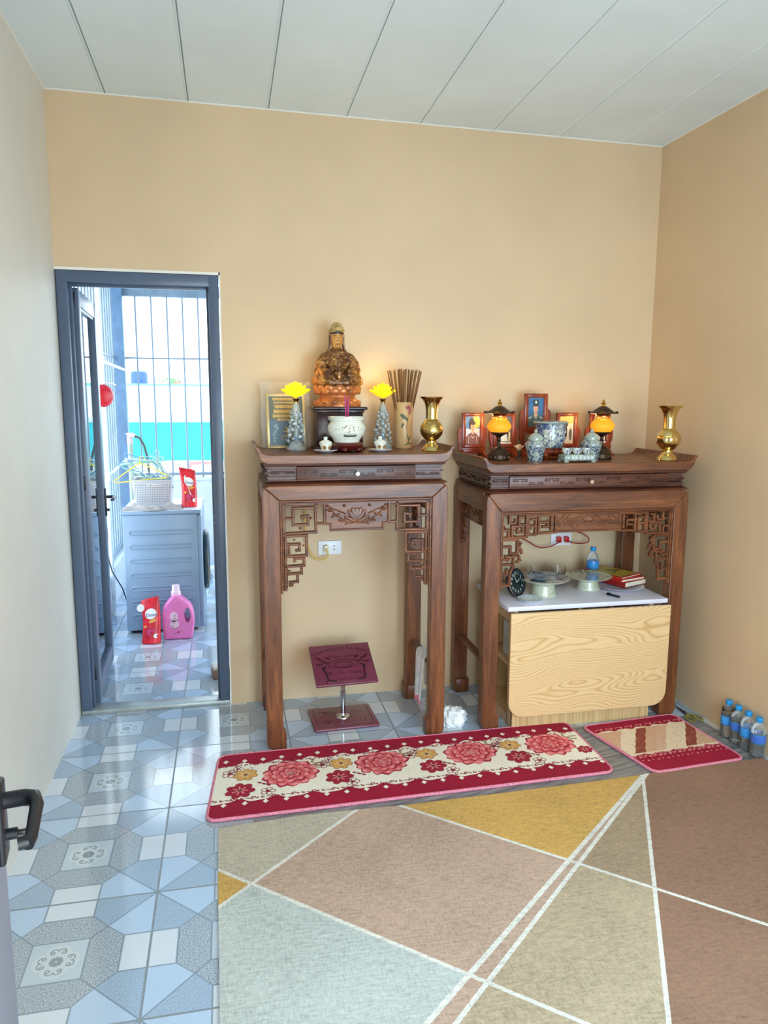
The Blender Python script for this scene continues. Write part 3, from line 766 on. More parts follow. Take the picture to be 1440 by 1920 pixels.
# ---- lotus lamps on crystal stems
def lotus_lamp(loc, label, seed):
    t = thing('lotus_lamp', label, 'lamp', loc, group='yellow lotus lamps on crystal stems')
    rr = random.Random(seed)
    m = MB(); m.lathe([(0, 0), (.048, 0), (.049, .008), (.044, .014), (.036, .018), (.03, .03), (.02, .04), (0, .04)], 12); m.obj('crystal_base', CRYSTAL, t, angle=5)
    m = MB()
    for k in range(46):
        z = .03+.15*(k/46)**1.0; rad = .040*(1-z/.24)**.9+.006
        a = k*2.4; q = rr.uniform(.006, .0105)
        m.ell((rad*math.cos(a), rad*math.sin(a), z), (q, q, q*1.25), 6, 4, (rr.uniform(0, 3), rr.uniform(0, 3), 0))
    m.lathe([(.010, .02), (.014, .06), (.009, .12), (.016, .165), (.019, .185), (.012, .21), (.010, .222)], 10)
    m.obj('crystal_stem', CRYSTAL, t, angle=5)
    MB().lathe([(.007, .212), (.012, .214), (.010, .222), (.016, .232), (.020, .236), (0, .238)], 20).obj('collar', BRASS, t)
    m = MB(); c = (0, 0, .240)
    for n, tilt, L, W, off in ((10, .30, .074, .020, 0), (9, .62, .070, .021, .35), (8, .95, .068, .021, .1), (6, 1.25, .070, .019, .5)):
        for i in range(n): petal(m, c, 2*PI*i/n+off, tilt, L, W, .32)
    m.obj('lotus_flower', YEL_GLOW, t)
    MB().ell((0, 0, .268), (.016, .016, .022), 14, 10).obj('bulb', BULB_Y, t)
    l = bpy.data.lights.new('lotus_lamp_light', 'POINT'); l.energy = .45; l.color = (1, .72, .2); l.shadow_soft_size = .03
    o = bpy.data.objects.new('lotus_lamp_light', l); COL.objects.link(o); o.location = (loc[0], loc[1]+.0, loc[2]+.35)
    return t
lotus_lamp((1.058, -.235, Z1), 'lit yellow lotus lamp on crystal stem in front of the bagged plaque', 3)
lotus_lamp((1.492, -.125, Z1), 'lit yellow lotus lamp on crystal stem beside the incense tube', 8)

# ---- seated statue on its lotus and wooden pedestal
pd = thing('statue_pedestal', 'dark rosewood box pedestal under the seated statue', 'pedestal', (1.261, -.175, Z1))
m = MB(); m.box((-.108, -.085, .012), (.108, .085, .172), .003); m.obj('body', ROSE_WOOD, pd)
m = MB(); m.box((-.128, -.10, .184), (.128, .10, .199), .006, 3); m.box((-.114, -.09, .172), (.114, .09, .186), .003); m.obj('top_board', ROSE_WOOD, pd)
m = MB(); m.box((-.118, -.094, 0), (.118, .094, .014), .003); m.obj('plinth', ROSE_WOOD, pd)
ST = thing('statue', 'gilded brown statue of a hooded deity seated cross-legged on a lotus', 'statue', (1.261, -.165, Z1+.199))
def robe():
    mt = Mat('gilded_brown_wood', (120, 76, 42), .3, .25); v = mt.coords(); x, y, z = mt.xyz(v)
    n = mt.noise(v, 30., 4, .65, 1.5)
    side = ((x.abs()-.052)/.03).clamp()*((.235-z)/.03).clamp()
    c1_ = mt.ramp(n, [(.36, (62, 36, 20)), (.5, (112, 70, 38)), (.58, (150, 100, 52)), (.68, (206, 168, 96))])
    c2_ = mt.ramp(n, [(.36, (120, 66, 26)), (.52, (188, 122, 56)), (.68, (226, 176, 100))])
    mt.set('Base Color', mt.mix(side*.85, c1_, c2_)); mt.bump(n, .45, .004); return mt.m
ROBE = robe()
GOLDSKIN = plain('gilded_skin', (206, 150, 82), .3, .2, .08, 30)
PETALG = plain('gilded_red_petal', (188, 112, 60), .28, .25, .22, 22)
HAIR = plain('dark_hair_paint', (40, 28, 22), .4)
CROWN = plain('pale_gold_hood', (186, 158, 100), .35, .35, .2, 40)
m = MB()
# legs, torso, shoulders and sleeves, fused by a voxel remesh into one body
m.ell((0, 0, .118), (.088, .068, .030), 24, 14)
for s in (-1, 1):
    m.tube([(s*.02, -.03, .128), (s*.055, -.045, .125), (s*.088, -.035, .122), (s*.098, -.012, .120), (s*.075, .02, .118)], [.026, .029, .030, .028, .024], 14)
    m.tube([(s*.088, -.040, .117), (s*.04, -.066, .112), (-s*.015, -.070, .110)], [.024, .021, .016], 12)
m.rings([[(a*math.cos(2*PI*i/24)*1., cy+b*math.sin(2*PI*i/24), z) for i in range(24)] for a, b, cy, z in ((.066, .05, .0, .11), (.060, .046, .002, .15), (.056, .042, .004, .19), (.060, .040, .006, .22), (.064, .037, .008, .242), (.050, .032, .008, .258), (.024, .022, .006, .270), (.016, .016, .004, .285))])
for s in (-1, 1):
    m.tube([(s*.034, .006, .243), (s*.060, .002, .226), (s*.079, -.004, .196), (s*.084, -.016, .172), (s*.064, -.044, .160), (s*.036, -.058, .158)], [.019, .025, .027, .025, .021, .014], 14)
    m.tube([(s*.080, -.014, .19), (s*.088, -.018, .165), (s*.084, -.028, .145), (s*.076, -.034, .132)], [.022, .024, .022, .014], 12)
    for k in range(4): m.tube([(s*(.040+.011*k), -.018-.004*k, .238-.007*k), (s*(.062+.010*k), -.026-.003*k, .205-.008*k), (s*(.056+.010*k), -.040-.002*k, .172-.004*k)], .0042, 6)
    for k in range(4): m.tube([(s*(.020+.018*k), -.078+.006*k, .134-.002*k), (s*(.045+.014*k), -.074+.010*k, .124), (s*(.06+.012*k), -.066+.010*k, .108)], .004, 6)
for k in range(5): m.tube([(-.03+.003*k, -.036-.002*k, .235-.02*k), (0, -.046-.0018*k, .222-.022*k), (.03-.003*k, -.036-.002*k, .235-.02*k)], .0034, 6)
m.ell((0, -.056, .156), (.022, .016, .014), 12, 8); m.ell((.0, -.064, .140), (.012, .008, .02), 10, 8)
body = m.obj('body', ROBE, ST, angle=None)
rm = body.modifiers.new('fuse', 'REMESH'); rm.mode = 'VOXEL'; rm.voxel_size = .0028; rm.use_smooth_shade = True
sm = body.modifiers.new('soft', 'SMOOTH'); sm.iterations = 2; sm.factor = .5
m = MB()
m.lathe([(.0, -.046), (.012, -.045), (.022, -.036), (.028, -.018), (.030, 0), (.030, .018), (.026, .034), (.014, .044), (0, .046)], 24, (0, 0, .312), .96, 1.05)
m.tube([(0, -.027, .325), (0, -.033, .314), (0, -.036, .303), (0, -.031, .300)], [.0028, .0034, .0045, .003], 8)
for s in (-1, 1):
    m.ell((s*.0115, -.0268, .320), (.0068, .0035, .0036), 10, 8); m.ell((s*.0036, -.033, .3015), (.003, .003, .0026), 8, 6)
    m.ell((s*.0305, .004, .308), (.004, .008, .018), 8, 8)
m.ell((0, -.026, .282), (.011, .007, .007), 10, 8)
m.mat(1)
for s in (-1, 1):
    m.tube([(s*.005, -.0302, .3195), (s*.0115, -.0304, .3178), (s*.018, -.0268, .3195)], .0009, 6); m.tube([(s*.004, -.0300, .327), (s*.0115, -.0292, .331), (s*.0195, -.0245, .328)], .0009, 6)
m.mat(2); m.ell((0, -.0300, .2905), (.0062, .0028, .0021), 10, 6)
m.obj('head', [GOLDSKIN, HAIR, plain('dull_red_lip_paint', (140, 62, 44), .4)], ST)
m = MB(); m.lathe([(.031, .336), (.0335, .345), (.033, .352), (.026, .362), (.0, .366)], 22, (0, .004, 0), 1, 1.08); m.obj('hair', HAIR, ST)
m = MB(); m.lathe([(.0345, .344), (.0352, .354), (.031, .368), (.022, .382), (.010, .391), (0, .393)], 22, (0, .006, 0), 1., 1.05)
for s in (-1, 0, 1): m.ell((s*.014, -.026+abs(s)*.006, .363), (.009, .006, .016), 10, 8)
m.ell((0, -.0335, .352), (.004, .003, .004), 8, 6)
m.tube([(math.sin(R(a))*.0355, .005-math.cos(R(a))*.036, .349+.003*math.cos(R(a*4))) for a in range(-100, 101, 10)], .0032, 6)
m.obj('crown_hood', CROWN, ST)
for s in (-1, 1): MB().rings([[(s*x+.0065*math.cos(2*PI*i/10), .012+.017*math.sin(2*PI*i/10), z) for i in range(10)] for x, z in ((.028, .356), (.031, .335), (.031, .312), (.031, .292), (.034, .275), (.042, .256), (.050, .246))]).obj('veil', CROWN if False else ROBE, ST)
m = MB(); LX, LY = 1.0, .72
m.lathe([(.0, .0), (.113, .0), (.114, .012), (.106, .022), (.092, .036), (.084, .044), (.086, .052), (.10, .060), (.108, .075), (.110, .092), (.100, .098), (0, .10)], 32, (0, 0, 0), LX, LY)
for row, (n, z, rad, q, dz, off) in enumerate(((14, .074, .1055, .018, .019, 0), (14, .088, .108, .015, .014, .5), (14, .020, .106, .015, -.012, 0))):
    for i in range(n):
        a = 2*PI*(i+off)/n; m.ell((rad*LX*math.cos(a), rad*LY*math.sin(a), z), (.008, q*1.22, .017 if row < 2 else .010), 10, 8, (0, 0, math.atan2(math.sin(a)*LX, math.cos(a)*LY)))
m.obj('lotus_base', PETALG, ST)

# ---- white censer on its maroon stand, with incense
cn = thing('incense_burner', 'white porcelain incense burner with gold emblem on maroon stand', 'incense burner', (1.270, -.385, Z1))
m = MB()
m.lathe([(.0, .010), (.062, .010), (.074, .020), (.078, .030), (.070, .040), (.058, .044), (0, .045)], 28)
for k in range(6):
    a = 2*PI*k/6+.26; m.ell((.066*math.cos(a), .066*math.sin(a), .012), (.016, .016, .012), 10, 8)
m.obj('stand', CENSER_WOOD, cn)
m = MB()
m.lathe([(0, .044), (.058, .044), (.060, .050), (.066, .060), (.080, .078), (.0868, .098), (.0855, .114), (.077, .128), (.073, .134), (.074, .138), (.083, .144), (.084, .156), (.082, .158), (.076, .157), (.072, .146), (0, .144)], 40)
cpt = lambda x, z: (lambda r_: (r_*math.sin(x/r_), -r_*math.cos(x/r_), z))( {True: .0}.get(False, None) or profr(z))
def profr(z):
    P = [(.058, .044), (.060, .050), (.066, .060), (.080, .078), (.0868, .098), (.0855, .114), (.077, .128), (.073, .134), (.083, .144), (.084, .158)]
    for (ra, za), (rb, zb) in zip(P, P[1:]):
        if za <= z <= zb: return ra+(rb-ra)*(z-za)/(zb-za)+.0006
    return P[-1][0]
cpt = lambda x, z: (profr(z)*math.sin(x/.087), -profr(z)*math.cos(x/.087), z)
m.mat(1)   # brush-stroke character and its cloud scroll
ox, oz = .006, .098
for st in ([(-.014, .030), (-.020, .022), (-.026, .018)], [(-.017, .025), (-.0175, .000)], [(-.008, .023), (.013, .023), (.013, .016), (-.008, .016), (-.010, .009), (.015, .009), (.014, .002)], [(-.002, .031), (-.003, .006), (-.010, -.004)], [(.006, .031), (.006, -.010)]):
    ribbon(m, lambda x, z: cpt(ox+x*1.15, .091+z*1.0), st, .0042)
m.mat(2)
ribbon(m, lambda x, z: cpt(ox+x, .073+z), [(-.033, .0045), (-.029, .0005), (-.02, 0), (0, 0), (.02, 0), (.029, .0005), (.033, .0045)], .0075)
for k in range(7): ribbon(m, lambda x, z: cpt(ox+x, .0785+z), arc(-.024+.008*k, 0, .004, 0, 300, 8), .0012)
for s in (-1, 1):
    for k in range(5): ribbon(m, lambda x, z: cpt(ox+x, z), [(s*(.046+.007*k), .118), (s*(.050+.007*k), .10), (s*(.046+.006*k), .076-.0*k)], .0012)
    disc(m, cpt, ox+s*.036, .112, .0022); disc(m, cpt, ox+s*.037, .102, .0022)
for k in range(26): ribbon(m, cpt, arc(-.13+.0104*k, .150, .003, 20, 250, 6), .001)
m.obj('bowl', [CREAM_POR, plain('brown_gold_brush_paint', (150, 118, 70), .4), plain('dark_green_grey_paint', (74, 84, 74), .4)], cn)
MB().lathe([(0, .1445), (.071, .1445), (.0705, .149), (0, .150)], 24).obj('ash', plain('pale_ash', (196, 190, 178), .9), cn)
PINK = plain('magenta_incense_paper', (196, 62, 132), .6)
for i, (dx, dy, h, tx, ty) in enumerate(((-.006, .004, .252, -.004, .0), (.0045, -.002, .244, .0, .0), (.0, .010, .236, .002, .0))):
    s_ = MB().tube([(0, 0, 0), (tx, ty, h-.148)], .0026, 8).obj('incense_stick', PINK, None, (1.274+dx, -.385+dy, Z1+.148))
    tag(s_, 'thin magenta incense stick upright in the white incense burner', 'incense', 'magenta incense sticks in the white burner')

# ---- covered tea cups on saucers
def cup_set(x, y, where):
    s_ = MB().lathe([(0, 0), (.026, 0), (.030, .003), (.052, .010), (.0535, .0125), (.050, .0125), (.030, .0062), (0, .0058)], 28).obj('saucer', WHITE_PL, None, (x, y, Z1))
    tag(s_, 'small white saucer under the covered cup '+where, 'saucer')
    t = thing('tea_cup', 'little lidded cream cup with brown medallions '+where, 'cup', (x, y, Z1+.0062))
    m = MB(); m.lathe([(0, 0), (.018, 0), (.019, .006), (.023, .016), (.028, .030), (.0295, .034), (.0275, .034), (.022, .018), (.012, .010), (0, .010)], 28)
    m.mat(1)
    for a in (-20, 40, 100, -80):
        f_ = lambda u, v: ((.0238+.35*(v-.017))*math.sin(R(a)+u/.024), -(.0238+.35*(v-.017))*math.cos(R(a)+u/.024), v)
        disc(m, f_, 0, .017, .009, .009, 14)
    m.obj('bowl', [CREAM_POR, plain('brown_medallion_paint', (164, 116, 74), .4)], t)
    MB().lathe([(.0285, .034), (.030, .036), (.026, .042), (.014, .049), (.008, .051), (.0085, .058), (.010, .063), (0, .065)], 24).obj('lid', CREAM_POR, t)
cup_set(1.168, -.440, 'left of the white incense burner')
cup_set(1.418, -.420, 'right of the white incense burner')

# ---- bamboo tube of incense sticks
tb = thing('incense_tube', 'pale bamboo tube painted with a red lotus, full of incense sticks', 'incense holder', (1.588, -.165, Z1))
m = MB(); m.lathe([(0, 0), (.0415, 0), (.0425, .003), (.0425, .218), (.0415, .2205), (.036, .2205), (.036, .02), (0, .02)], 32)
tf = lambda x, z: (.0431*math.sin(x/.0425), -.0431*math.cos(x/.0425), z)
m.mat(1)
for k in range(9): a = R(-60+25*k); disc(m, tf, .012+.012*math.cos(a), .182+.016*math.sin(a), .010, .0036, 8, a)
m.mat(2); disc(m, tf, -.012, .152, .018, .009, 10, -.7); disc(m, tf, .005, .140, .012, .006, 8, -.9); disc(m, tf, -.016, .110, .014, .005, 8, 1.1)
for k, (x, z, a) in enumerate(((.012, .052, 1.9), (.022, .05, 1.1), (.014, .034, 1.5), (.006, .02, .3), (.024, .022, -.2))): disc(m, tf, x, z, .014, .0032, 8, a)
ribbon(m, tf, [(.014, .165), (.008, .13), (.004, .10), (.012, .06), (.014, .02)], .0014); ribbon(m, tf, [(.0, .018), (.026, .016)], .004)
m.obj('tube', [plain('pale_bamboo', (224, 182, 126), .3, vary=.05, sc=6), plain('faded_red_flower_paint', (170, 84, 92), .5), plain('green_leaf_paint', (84, 100, 66), .5)], tb)
STK = [plain('brown_incense_a', (150, 108, 66), .8), plain('brown_incense_b', (128, 90, 58), .8)]
sm_ = []
for q in (0, 1):
    b_ = MB().tube([(0, 0, 0), (0, 0, .355)], .0027, 6); sm_.append(b_.mesh('incense_stick'))
    sm_[q].materials.append(STK[q])
for i in range(34):
    a = rnd.uniform(0, 2*PI); q = math.sqrt(rnd.random()); bx, by = .018*q*math.cos(a)+.006*rnd.uniform(-1, 1), .018*q*math.sin(a)
    lean = .24*q
    o = bpy.data.objects.new('incense_stick', sm_[i % 2]); COL.objects.link(o)
    o.location = (1.588+bx*.4, -.165+by*.4, Z1+.0205+.006*rnd.random()); o.rotation_euler = Euler((-lean*math.sin(a)*.8, lean*math.cos(a), 0))
    tag(o, 'long brown incense stick fanning out of the painted bamboo tube', 'incense', 'brown incense sticks in the bamboo tube')

# ---- brass vases, shared build
def brass_vase(loc, label, ribbed, sc):
    t = thing('brass_vase', label, 'vase', loc, group='brass flower vases on the altars'); t.scale = (sc,)*3
    H = .25
    fl = (lambda a, z: 1+.035*math.cos(10*a)*max(0, 1-abs(z-.085)/.05)) if ribbed else None
    m = MB(); m.lathe([(0, 0), (.047, 0), (.048, .003), (.043, .012), (.030, .026), (.021, .035), (.0205, .039), (.026, .041), (.026, .045), (.020, .047)], 36); m.obj('foot', BRASS, t)
    m = MB(); m.lathe([(.020, .046), (.034, .056), (.049, .074), (.0545, .094), (.051, .114), (.038, .132), (.0295, .140)], 60 if ribbed else 36, cap=False, shape=fl); m.obj('belly', BRASS if ribbed else BRASS_E, t)
    m = MB(); m.lathe([(.0295, .138), (.031, .142), (.0275, .146), (.0265, .165), (.0275, .19), (.032, .212), (.042, .232), (.0535, .243), (.0545, .247), (.0515, .247), (.040, .236), (.029, .212), (.024, .17), (.024, .145)], 40, cap=False, shape=lambda a, z: 1+(.035*math.cos(8*a) if z > .235 else 0)); m.obj('neck', BRASS, t)
    return t
brass_vase((1.667, -.385, Z1), 'engraved brass vase beside the bamboo incense tube', False, 1.0)
# ------------------------------------------------------------------ things on altar 2 (table top z = 1.266)
Z2 = 1.266
def paintm(n, c, r=.45): return plain(n, c, r, vary=.08, sc=60)
PIC = {k: paintm('picture_'+k, c) for k, c in dict(sky=(96, 140, 186), haze=(206, 206, 206), face=(226, 172, 136), hair=(44, 36, 40), brown=(128, 72, 58), olive=(70, 96, 92), blue=(54, 110, 156), cap=(44, 66, 74), cream=(236, 214, 162), dark=(40, 34, 30), white=(232, 228, 214), gold=(240, 196, 92), grey=(92, 96, 92)).items()}
def portrait(x, y, z0, h, w, kind, label, rz=0.):
    """carved standing frame: two wing posts on feet hold a small upright picture frame"""
    t = thing('portrait_frame', label, 'picture frame', (x, y, z0), rz, 'framed portraits on the wide altar')
    s = w/.112; fb = h-.172*s           # frame bottom above the table
    for sx in (-1, 1):
        P = [(.050, .016), (.064, .016), (.070, .05), (.066, .062), (.073, .075), (.077, .10), (.077, fb/s+.075), (.072, fb/s+.095), (.058, fb/s+.103), (.050, fb/s+.103)]
        MB().prism([(sx*a*s, b*s) for a, b in P], -.006*s, .010*s).obj('wing', RED_WOOD, t, bevel=.002)
        m = MB(); m.prism([(-.05*s, 0), (.05*s, 0), (.05*s, .012*s), (.03*s, .020*s), (.012*s, .034*s), (-.012*s, .034*s), (-.03*s, .020*s), (-.05*s, .012*s)], sx*.056*s-.008*s, sx*.056*s+.008*s, 'yz'); m.obj('foot', RED_WOOD, t, bevel=.002)
    m = MB(); m.box((-.054*s, -.008*s, fb*.45), (.054*s, .008*s, fb*.45+.02*s), .002); m.box((-.056*s, -.010*s, fb-.012*s), (.056*s, .010*s, fb), .002); m.box((-.050*s, -.004*s, .018*s), (.050*s, .004*s, fb*.45)); m.lathe([(0, 0), (.006*s, 0), (.006*s, .001), (0, .002)], 12, (0, 0, 0)) if False else None
    m.obj('cross_panel', RED_WOOD, t)
    fw = .016*s
    m = MB(); a, b = .056*s, .172*s
    for p, q in (((-a, -.014, fb), (-a+fw, .004, fb+b)), ((a-fw, -.014, fb), (a, .004, fb+b)), ((-a, -.0135, fb), (a, .0035, fb+fw)), ((-a, -.0135, fb+b-fw), (a, .0035, fb+b))): m.box(p, q, .003, 2)
    for p, q in (((-a+fw-.001, -.009, fb+fw-.001), (-a+fw+.003, .0, fb+b-fw)), ((a-fw-.003, -.009, fb+fw), (a-fw+.001, 0, fb+b-fw)), ((-a+fw, -.0092, fb+b-fw-.003), (a-fw, 0, fb+b-fw+.001)), ((-a+fw, -.0092, fb+fw-.001), (a-fw, 0, fb+fw+.003))): m.box(p, q)
    m.obj('frame', RED_WOOD, t)
    m = MB(); pw, pb, pt = a-fw, fb+fw, fb+b-fw; ph = pt-pb
    lay = [0]
    def L(u, v): return (u*pw, -.0045-.0003*lay[0], pb+v*ph)
    def quad(c, u0, v0, u1, v1): m.mat(c); lay[0] += 1; polyflat(m, L, [(u0, v0), (u1, v0), (u1, v1), (u0, v1)])
    def dsc(c, u, v, ru, rv, **k): m.mat(c); lay[0] += 1; disc(m, L, u, v, ru, rv, **k)
    def pol(c, pts): m.mat(c); lay[0] += 1; polyflat(m, L, pts)
    m.box((-pw, -.0042, pb), (pw, .002, pt))
    if kind == 'woman':
        mats = ['sky', 'haze', 'brown', 'face', 'hair', 'cream', 'gold']
        quad(1, -1, 0, 1, .55); dsc(6, .45, .78, .55, .22); dsc(4, -.15, .72, .38, .22)
        pol(2, [(-1, 0), (1, 0), (1, .22), (.55, .36), (.2, .42), (-.2, .42), (-.55, .36), (-1, .22)])
        pol(3, [(-.16, .36), (.16, .36), (.14, .5), (-.14, .5)]); dsc(3, 0, .62, .30, .16); dsc(4, 0, .75, .34, .07); m.mat(4); lay[0] += 1
        disc(m, L, -.12, .63, .06, .012); disc(m, L, .12, .63, .06, .012); m.mat(2); disc(m, L, 0, .54, .10, .012)
        m.mat(5); lay[0] += 1; ribbon(m, L, arc(0, .36, .22, 200, 340, 8, .12), .03); ribbon(m, L, [(-.5, .3), (-.55, 0)], .04); ribbon(m, L, [(.5, .3), (.55, 0)], .04)
    elif kind == 'soldier':
        mats = ['blue', 'olive', 'face', 'cap', 'white', 'hair', 'gold', 'brown']
        pol(1, [(-1, 0), (1, 0), (1, .3), (.6, .40), (.22, .46), (-.22, .46), (-.6, .40), (-1, .3)])
        pol(2, [(-.18, .42), (0, .34), (.18, .42), (.15, .52), (-.15, .52)]); dsc(2, 0, .62, .30, .15)
        pol(5, [(-.3, .70), (.3, .70), (.32, .76), (-.32, .76)]); pol(3, [(-.36, .755), (.36, .755), (.42, .86), (.3, .92), (-.3, .92), (-.42, .86)]); pol(5, [(-.34, .735), (.34, .735), (.30, .76), (-.30, .76)]); dsc(4, 0, .835, .11, .045)
        m.mat(5); lay[0] += 1; disc(m, L, -.12, .645, .06, .012); disc(m, L, .12, .645, .06, .012); m.mat(7); disc(m, L, 0, .55, .09, .012)
        m.mat(4); lay[0] += 1; ribbon(m, L, [(-.85, .3), (-.5, .36)], .03); ribbon(m, L, [(.85, .3), (.5, .36)], .03); ribbon(m, L, [(-.24, .44), (-.05, .30)], .03); ribbon(m, L, [(.24, .44), (.05, .30)], .03); disc(m, L, .55, .15, .09, .035); m.mat(6); disc(m, L, .30, .08, .07, .03); ribbon(m, L, [(0, .3), (.0, 0)], .02)
    elif kind == 'scene':
        mats = ['white', 'cream', 'dark', 'gold', 'brown', 'grey']
        quad(3, -1, .72, 1, 1); dsc(2, -.1, .45, .22, .28); dsc(2, .05, .70, .16, .07); dsc(5, .55, .35, .2, .22); quad(4, -1, 0, -.5, .3); dsc(1, .5, .62, .16, .08)
    else:
        mats = ['grey', 'white', 'dark', 'face', 'cream']
        quad(2, -1, 0, 1, .45); pol(1, [(-1, .0), (1, 0), (1, .08), (-1, .08)]); dsc(3, 0, .66, .28, .15); dsc(2, 0, .76, .32, .08); pol(1, [(-.5, .1), (.5, .1), (.3, .45), (-.3, .45)]); quad(4, .55, .1, .8, .45)
    m.obj('picture', [PIC[k] for k in mats], t)
    return t
portrait(1.950, -.135, Z2, .222, .114, 'woman', 'leftmost framed portrait of a person in a brown top, set on red wood stand', R(2))
portrait(2.112, -.150, Z2, .222, .114, 'plain', 'framed portrait half hidden behind the left amber lantern')
portrait(2.291, -.120, Z2, .318, .124, 'soldier', 'tallest framed portrait, person in green uniform and cap on blue ground')
portrait(2.462, -.125, Z2, .222, .116, 'scene', 'framed portrait on yellow ground standing just right of the blue censer')
portrait(2.640, -.140, Z2, .222, .114, 'plain', 'framed portrait half hidden behind the right amber lantern')

def lantern(loc, label):
    t = thing('lantern', label, 'lamp', loc, group='amber lotus lanterns on the wide altar')
    MB().lathe([(0, 0), (.050, 0), (.052, .004), (.0505, .008), (.0515, .022), (.050, .026), (.046, .030), (.040, .046), (.028, .058), (.013, .064), (.0085, .074), (.0075, .088), (.011, .092), (.0075, .097), (.009, .108), (.018, .116), (.034, .124), (.042, .128), (.040, .133), (0, .134)], 32).obj('stand', BRONZE, t)
    m = MB()
    for i in range(14):
        a = 2*PI*i/14; m.ell((.0513*math.cos(a), .0513*math.sin(a), .015), (.003, .003, .005), 6, 5)
    m.obj('base_beading', plain('worn_bronze_highlight', (150, 130, 108), .3, .7), t)
    m = MB()
    for n, off in ((6, 0), (6, .5)):
        for i in range(n):
            az = 2*PI*(i+off)/n; rows = []
            for k in range(7):
                s = k/6; r_ = (.036+.020*math.sin(PI*min(1, s*1.15+.05)))*1.02+.0012*(off > 0); z = .134+.070*s; wv = .62*math.sin(PI*(s*.86+.10))**.7
                rows.append([(r_*math.cos(az+wv*q), r_*math.sin(az+wv*q), z-.012*q*q*s) for q in (-1, -.5, 0, .5, 1)])
            ve = [[m.v(p) for p in r] for r in rows]
            vi = [[m.v((p[0]*.96, p[1]*.96, p[2])) for p in r] for r in rows]
            for a, b in zip(ve, ve[1:]):
                for j in range(4): m.f((a[j], a[j+1], b[j+1], b[j]))
            for a, b in zip(vi, vi[1:]):
                for j in range(4): m.f((a[j], b[j], b[j+1], a[j+1]))
            for k in range(6): m.f((ve[k][0], ve[k+1][0], vi[k+1][0], vi[k][0])); m.f((ve[k][4], vi[k][4], vi[k+1][4], ve[k+1][4]))
            m.f([ve[6][j] for j in range(5)]+[vi[6][j] for j in range(4, -1, -1)])
    m.obj('lotus_shade', AMB_GLOW, t)
    MB().lathe([(0, .136), (.026, .140), (.034, .156), (.034, .176), (.026, .192), (0, .198)], 20).obj('bulb', BULB_A, t)
    MB().lathe([(.020, .20), (.034, .206), (.034, .211), (.028, .213), (.036, .217), (.030, .221), (0, .222)], 24).obj('collar', plain('copper_ring', (196, 116, 72), .25, .8), t)
    m = MB(); rs = []
    for r_, z, lift in ((.030, .2205, 0), (.058, .2225, .004), (.0725, .226, .010), (.0735, .229, .010), (.058, .2275, .004), (.040, .240, 0), (.024, .252, 0), (.012, .2575, 0)):
        rs.append([(r_*(1+.07*max(0, math.cos(6*2*PI*i/48))*(lift > .003))*math.cos(2*PI*i/48), r_*(1+.07*max(0, math.cos(6*2*PI*i/48))*(lift > .003))*math.sin(2*PI*i/48), z+lift*(max(0, math.cos(6*2*PI*i/48))**2-.4)) for i in range(48)])
    m.rings(rs); m.obj('pagoda_roof', BRONZE, t)
    MB().lathe([(0, .256), (.013, .256), (.010, .261), (.006, .264), (.010, .268), (.0115, .272), (.008, .276), (.005, .278), (.0065, .282), (.003, .288), (0, .293)], 16).obj('finial', GOLD, t)
    l = bpy.data.lights.new('lantern_light', 'POINT'); l.energy = .8; l.color = (1, .62, .25); l.shadow_soft_size = .03
    o = bpy.data.objects.new('lantern_light', l); COL.objects.link(o); o.location = (loc[0], loc[1]+.085, loc[2]+.20)
lantern((2.020, -.325, Z2), 'amber lit pagoda lantern near the left end, in front of a portrait')
lantern((2.548, -.345, Z2), 'amber lit pagoda lantern right of the small cup tray')

cs = thing('blue_censer', 'large blue and white porcelain censer on low red wood stand', 'incense burner', (2.296, -.300, Z2))
m = MB(); m.lathe([(0, .020), (.060, .020), (.070, .026), (.074, .036), (.068, .046), (.070, .056), (0, .056)], 32)
for k in range(5): a = 2*PI*k/5-PI/2+.6; m.tube([(.060*math.cos(a), .060*math.sin(a), .034), (.072*math.cos(a), .072*math.sin(a), .018), (.066*math.cos(a), .066*math.sin(a), .004), (.072*math.cos(a), .072*math.sin(a), 0)], [.010, .011, .008, .009], 8)
m.obj('stand', RED_WOOD, cs)
def censer_mat():
    mt = Mat('blue_dragon_porcelain', (200, 205, 196), .14); v = mt.coords(); x, y, z = mt.xyz(v)
    n = mt.noise(v, 34., 4, .6, 2.2); n2 = mt.noise(v, 11., 2)
    mt.set('Base Color', mt.ramp(n*.65+n2*.35, [(.40, (214, 214, 198)), (.47, (150, 160, 160)), (.53, (72, 96, 140)), (.62, (34, 50, 104))])); mt.set('Coat Weight', .5); return mt.m
m = MB(); m.lathe([(0, .056), (.060, .056), (.064, .060), (.068, .075), (.070, .11), (.0715, .15), (.074, .168), (.0815, .174), (.083, .182), (.0805, .184), (.070, .182), (.066, .170), (0, .168)], 40)
for k in range(16):
    a = 2*PI*k/16; m.ell((.0705*math.cos(a), .0705*math.sin(a), .09+.018*math.sin(k*2.2)+.025), (.006, .006, .012), 8, 6)
m.obj('bowl', censer_mat(), cs)
m = MB()
m.lathe([(.0822, .1745), (.0842, .178), (.0838, .1825), (.0815, .1832)], 40, cap=False); m.obj('rim', plain('grey_green_glaze', (148, 156, 144), .2), cs)

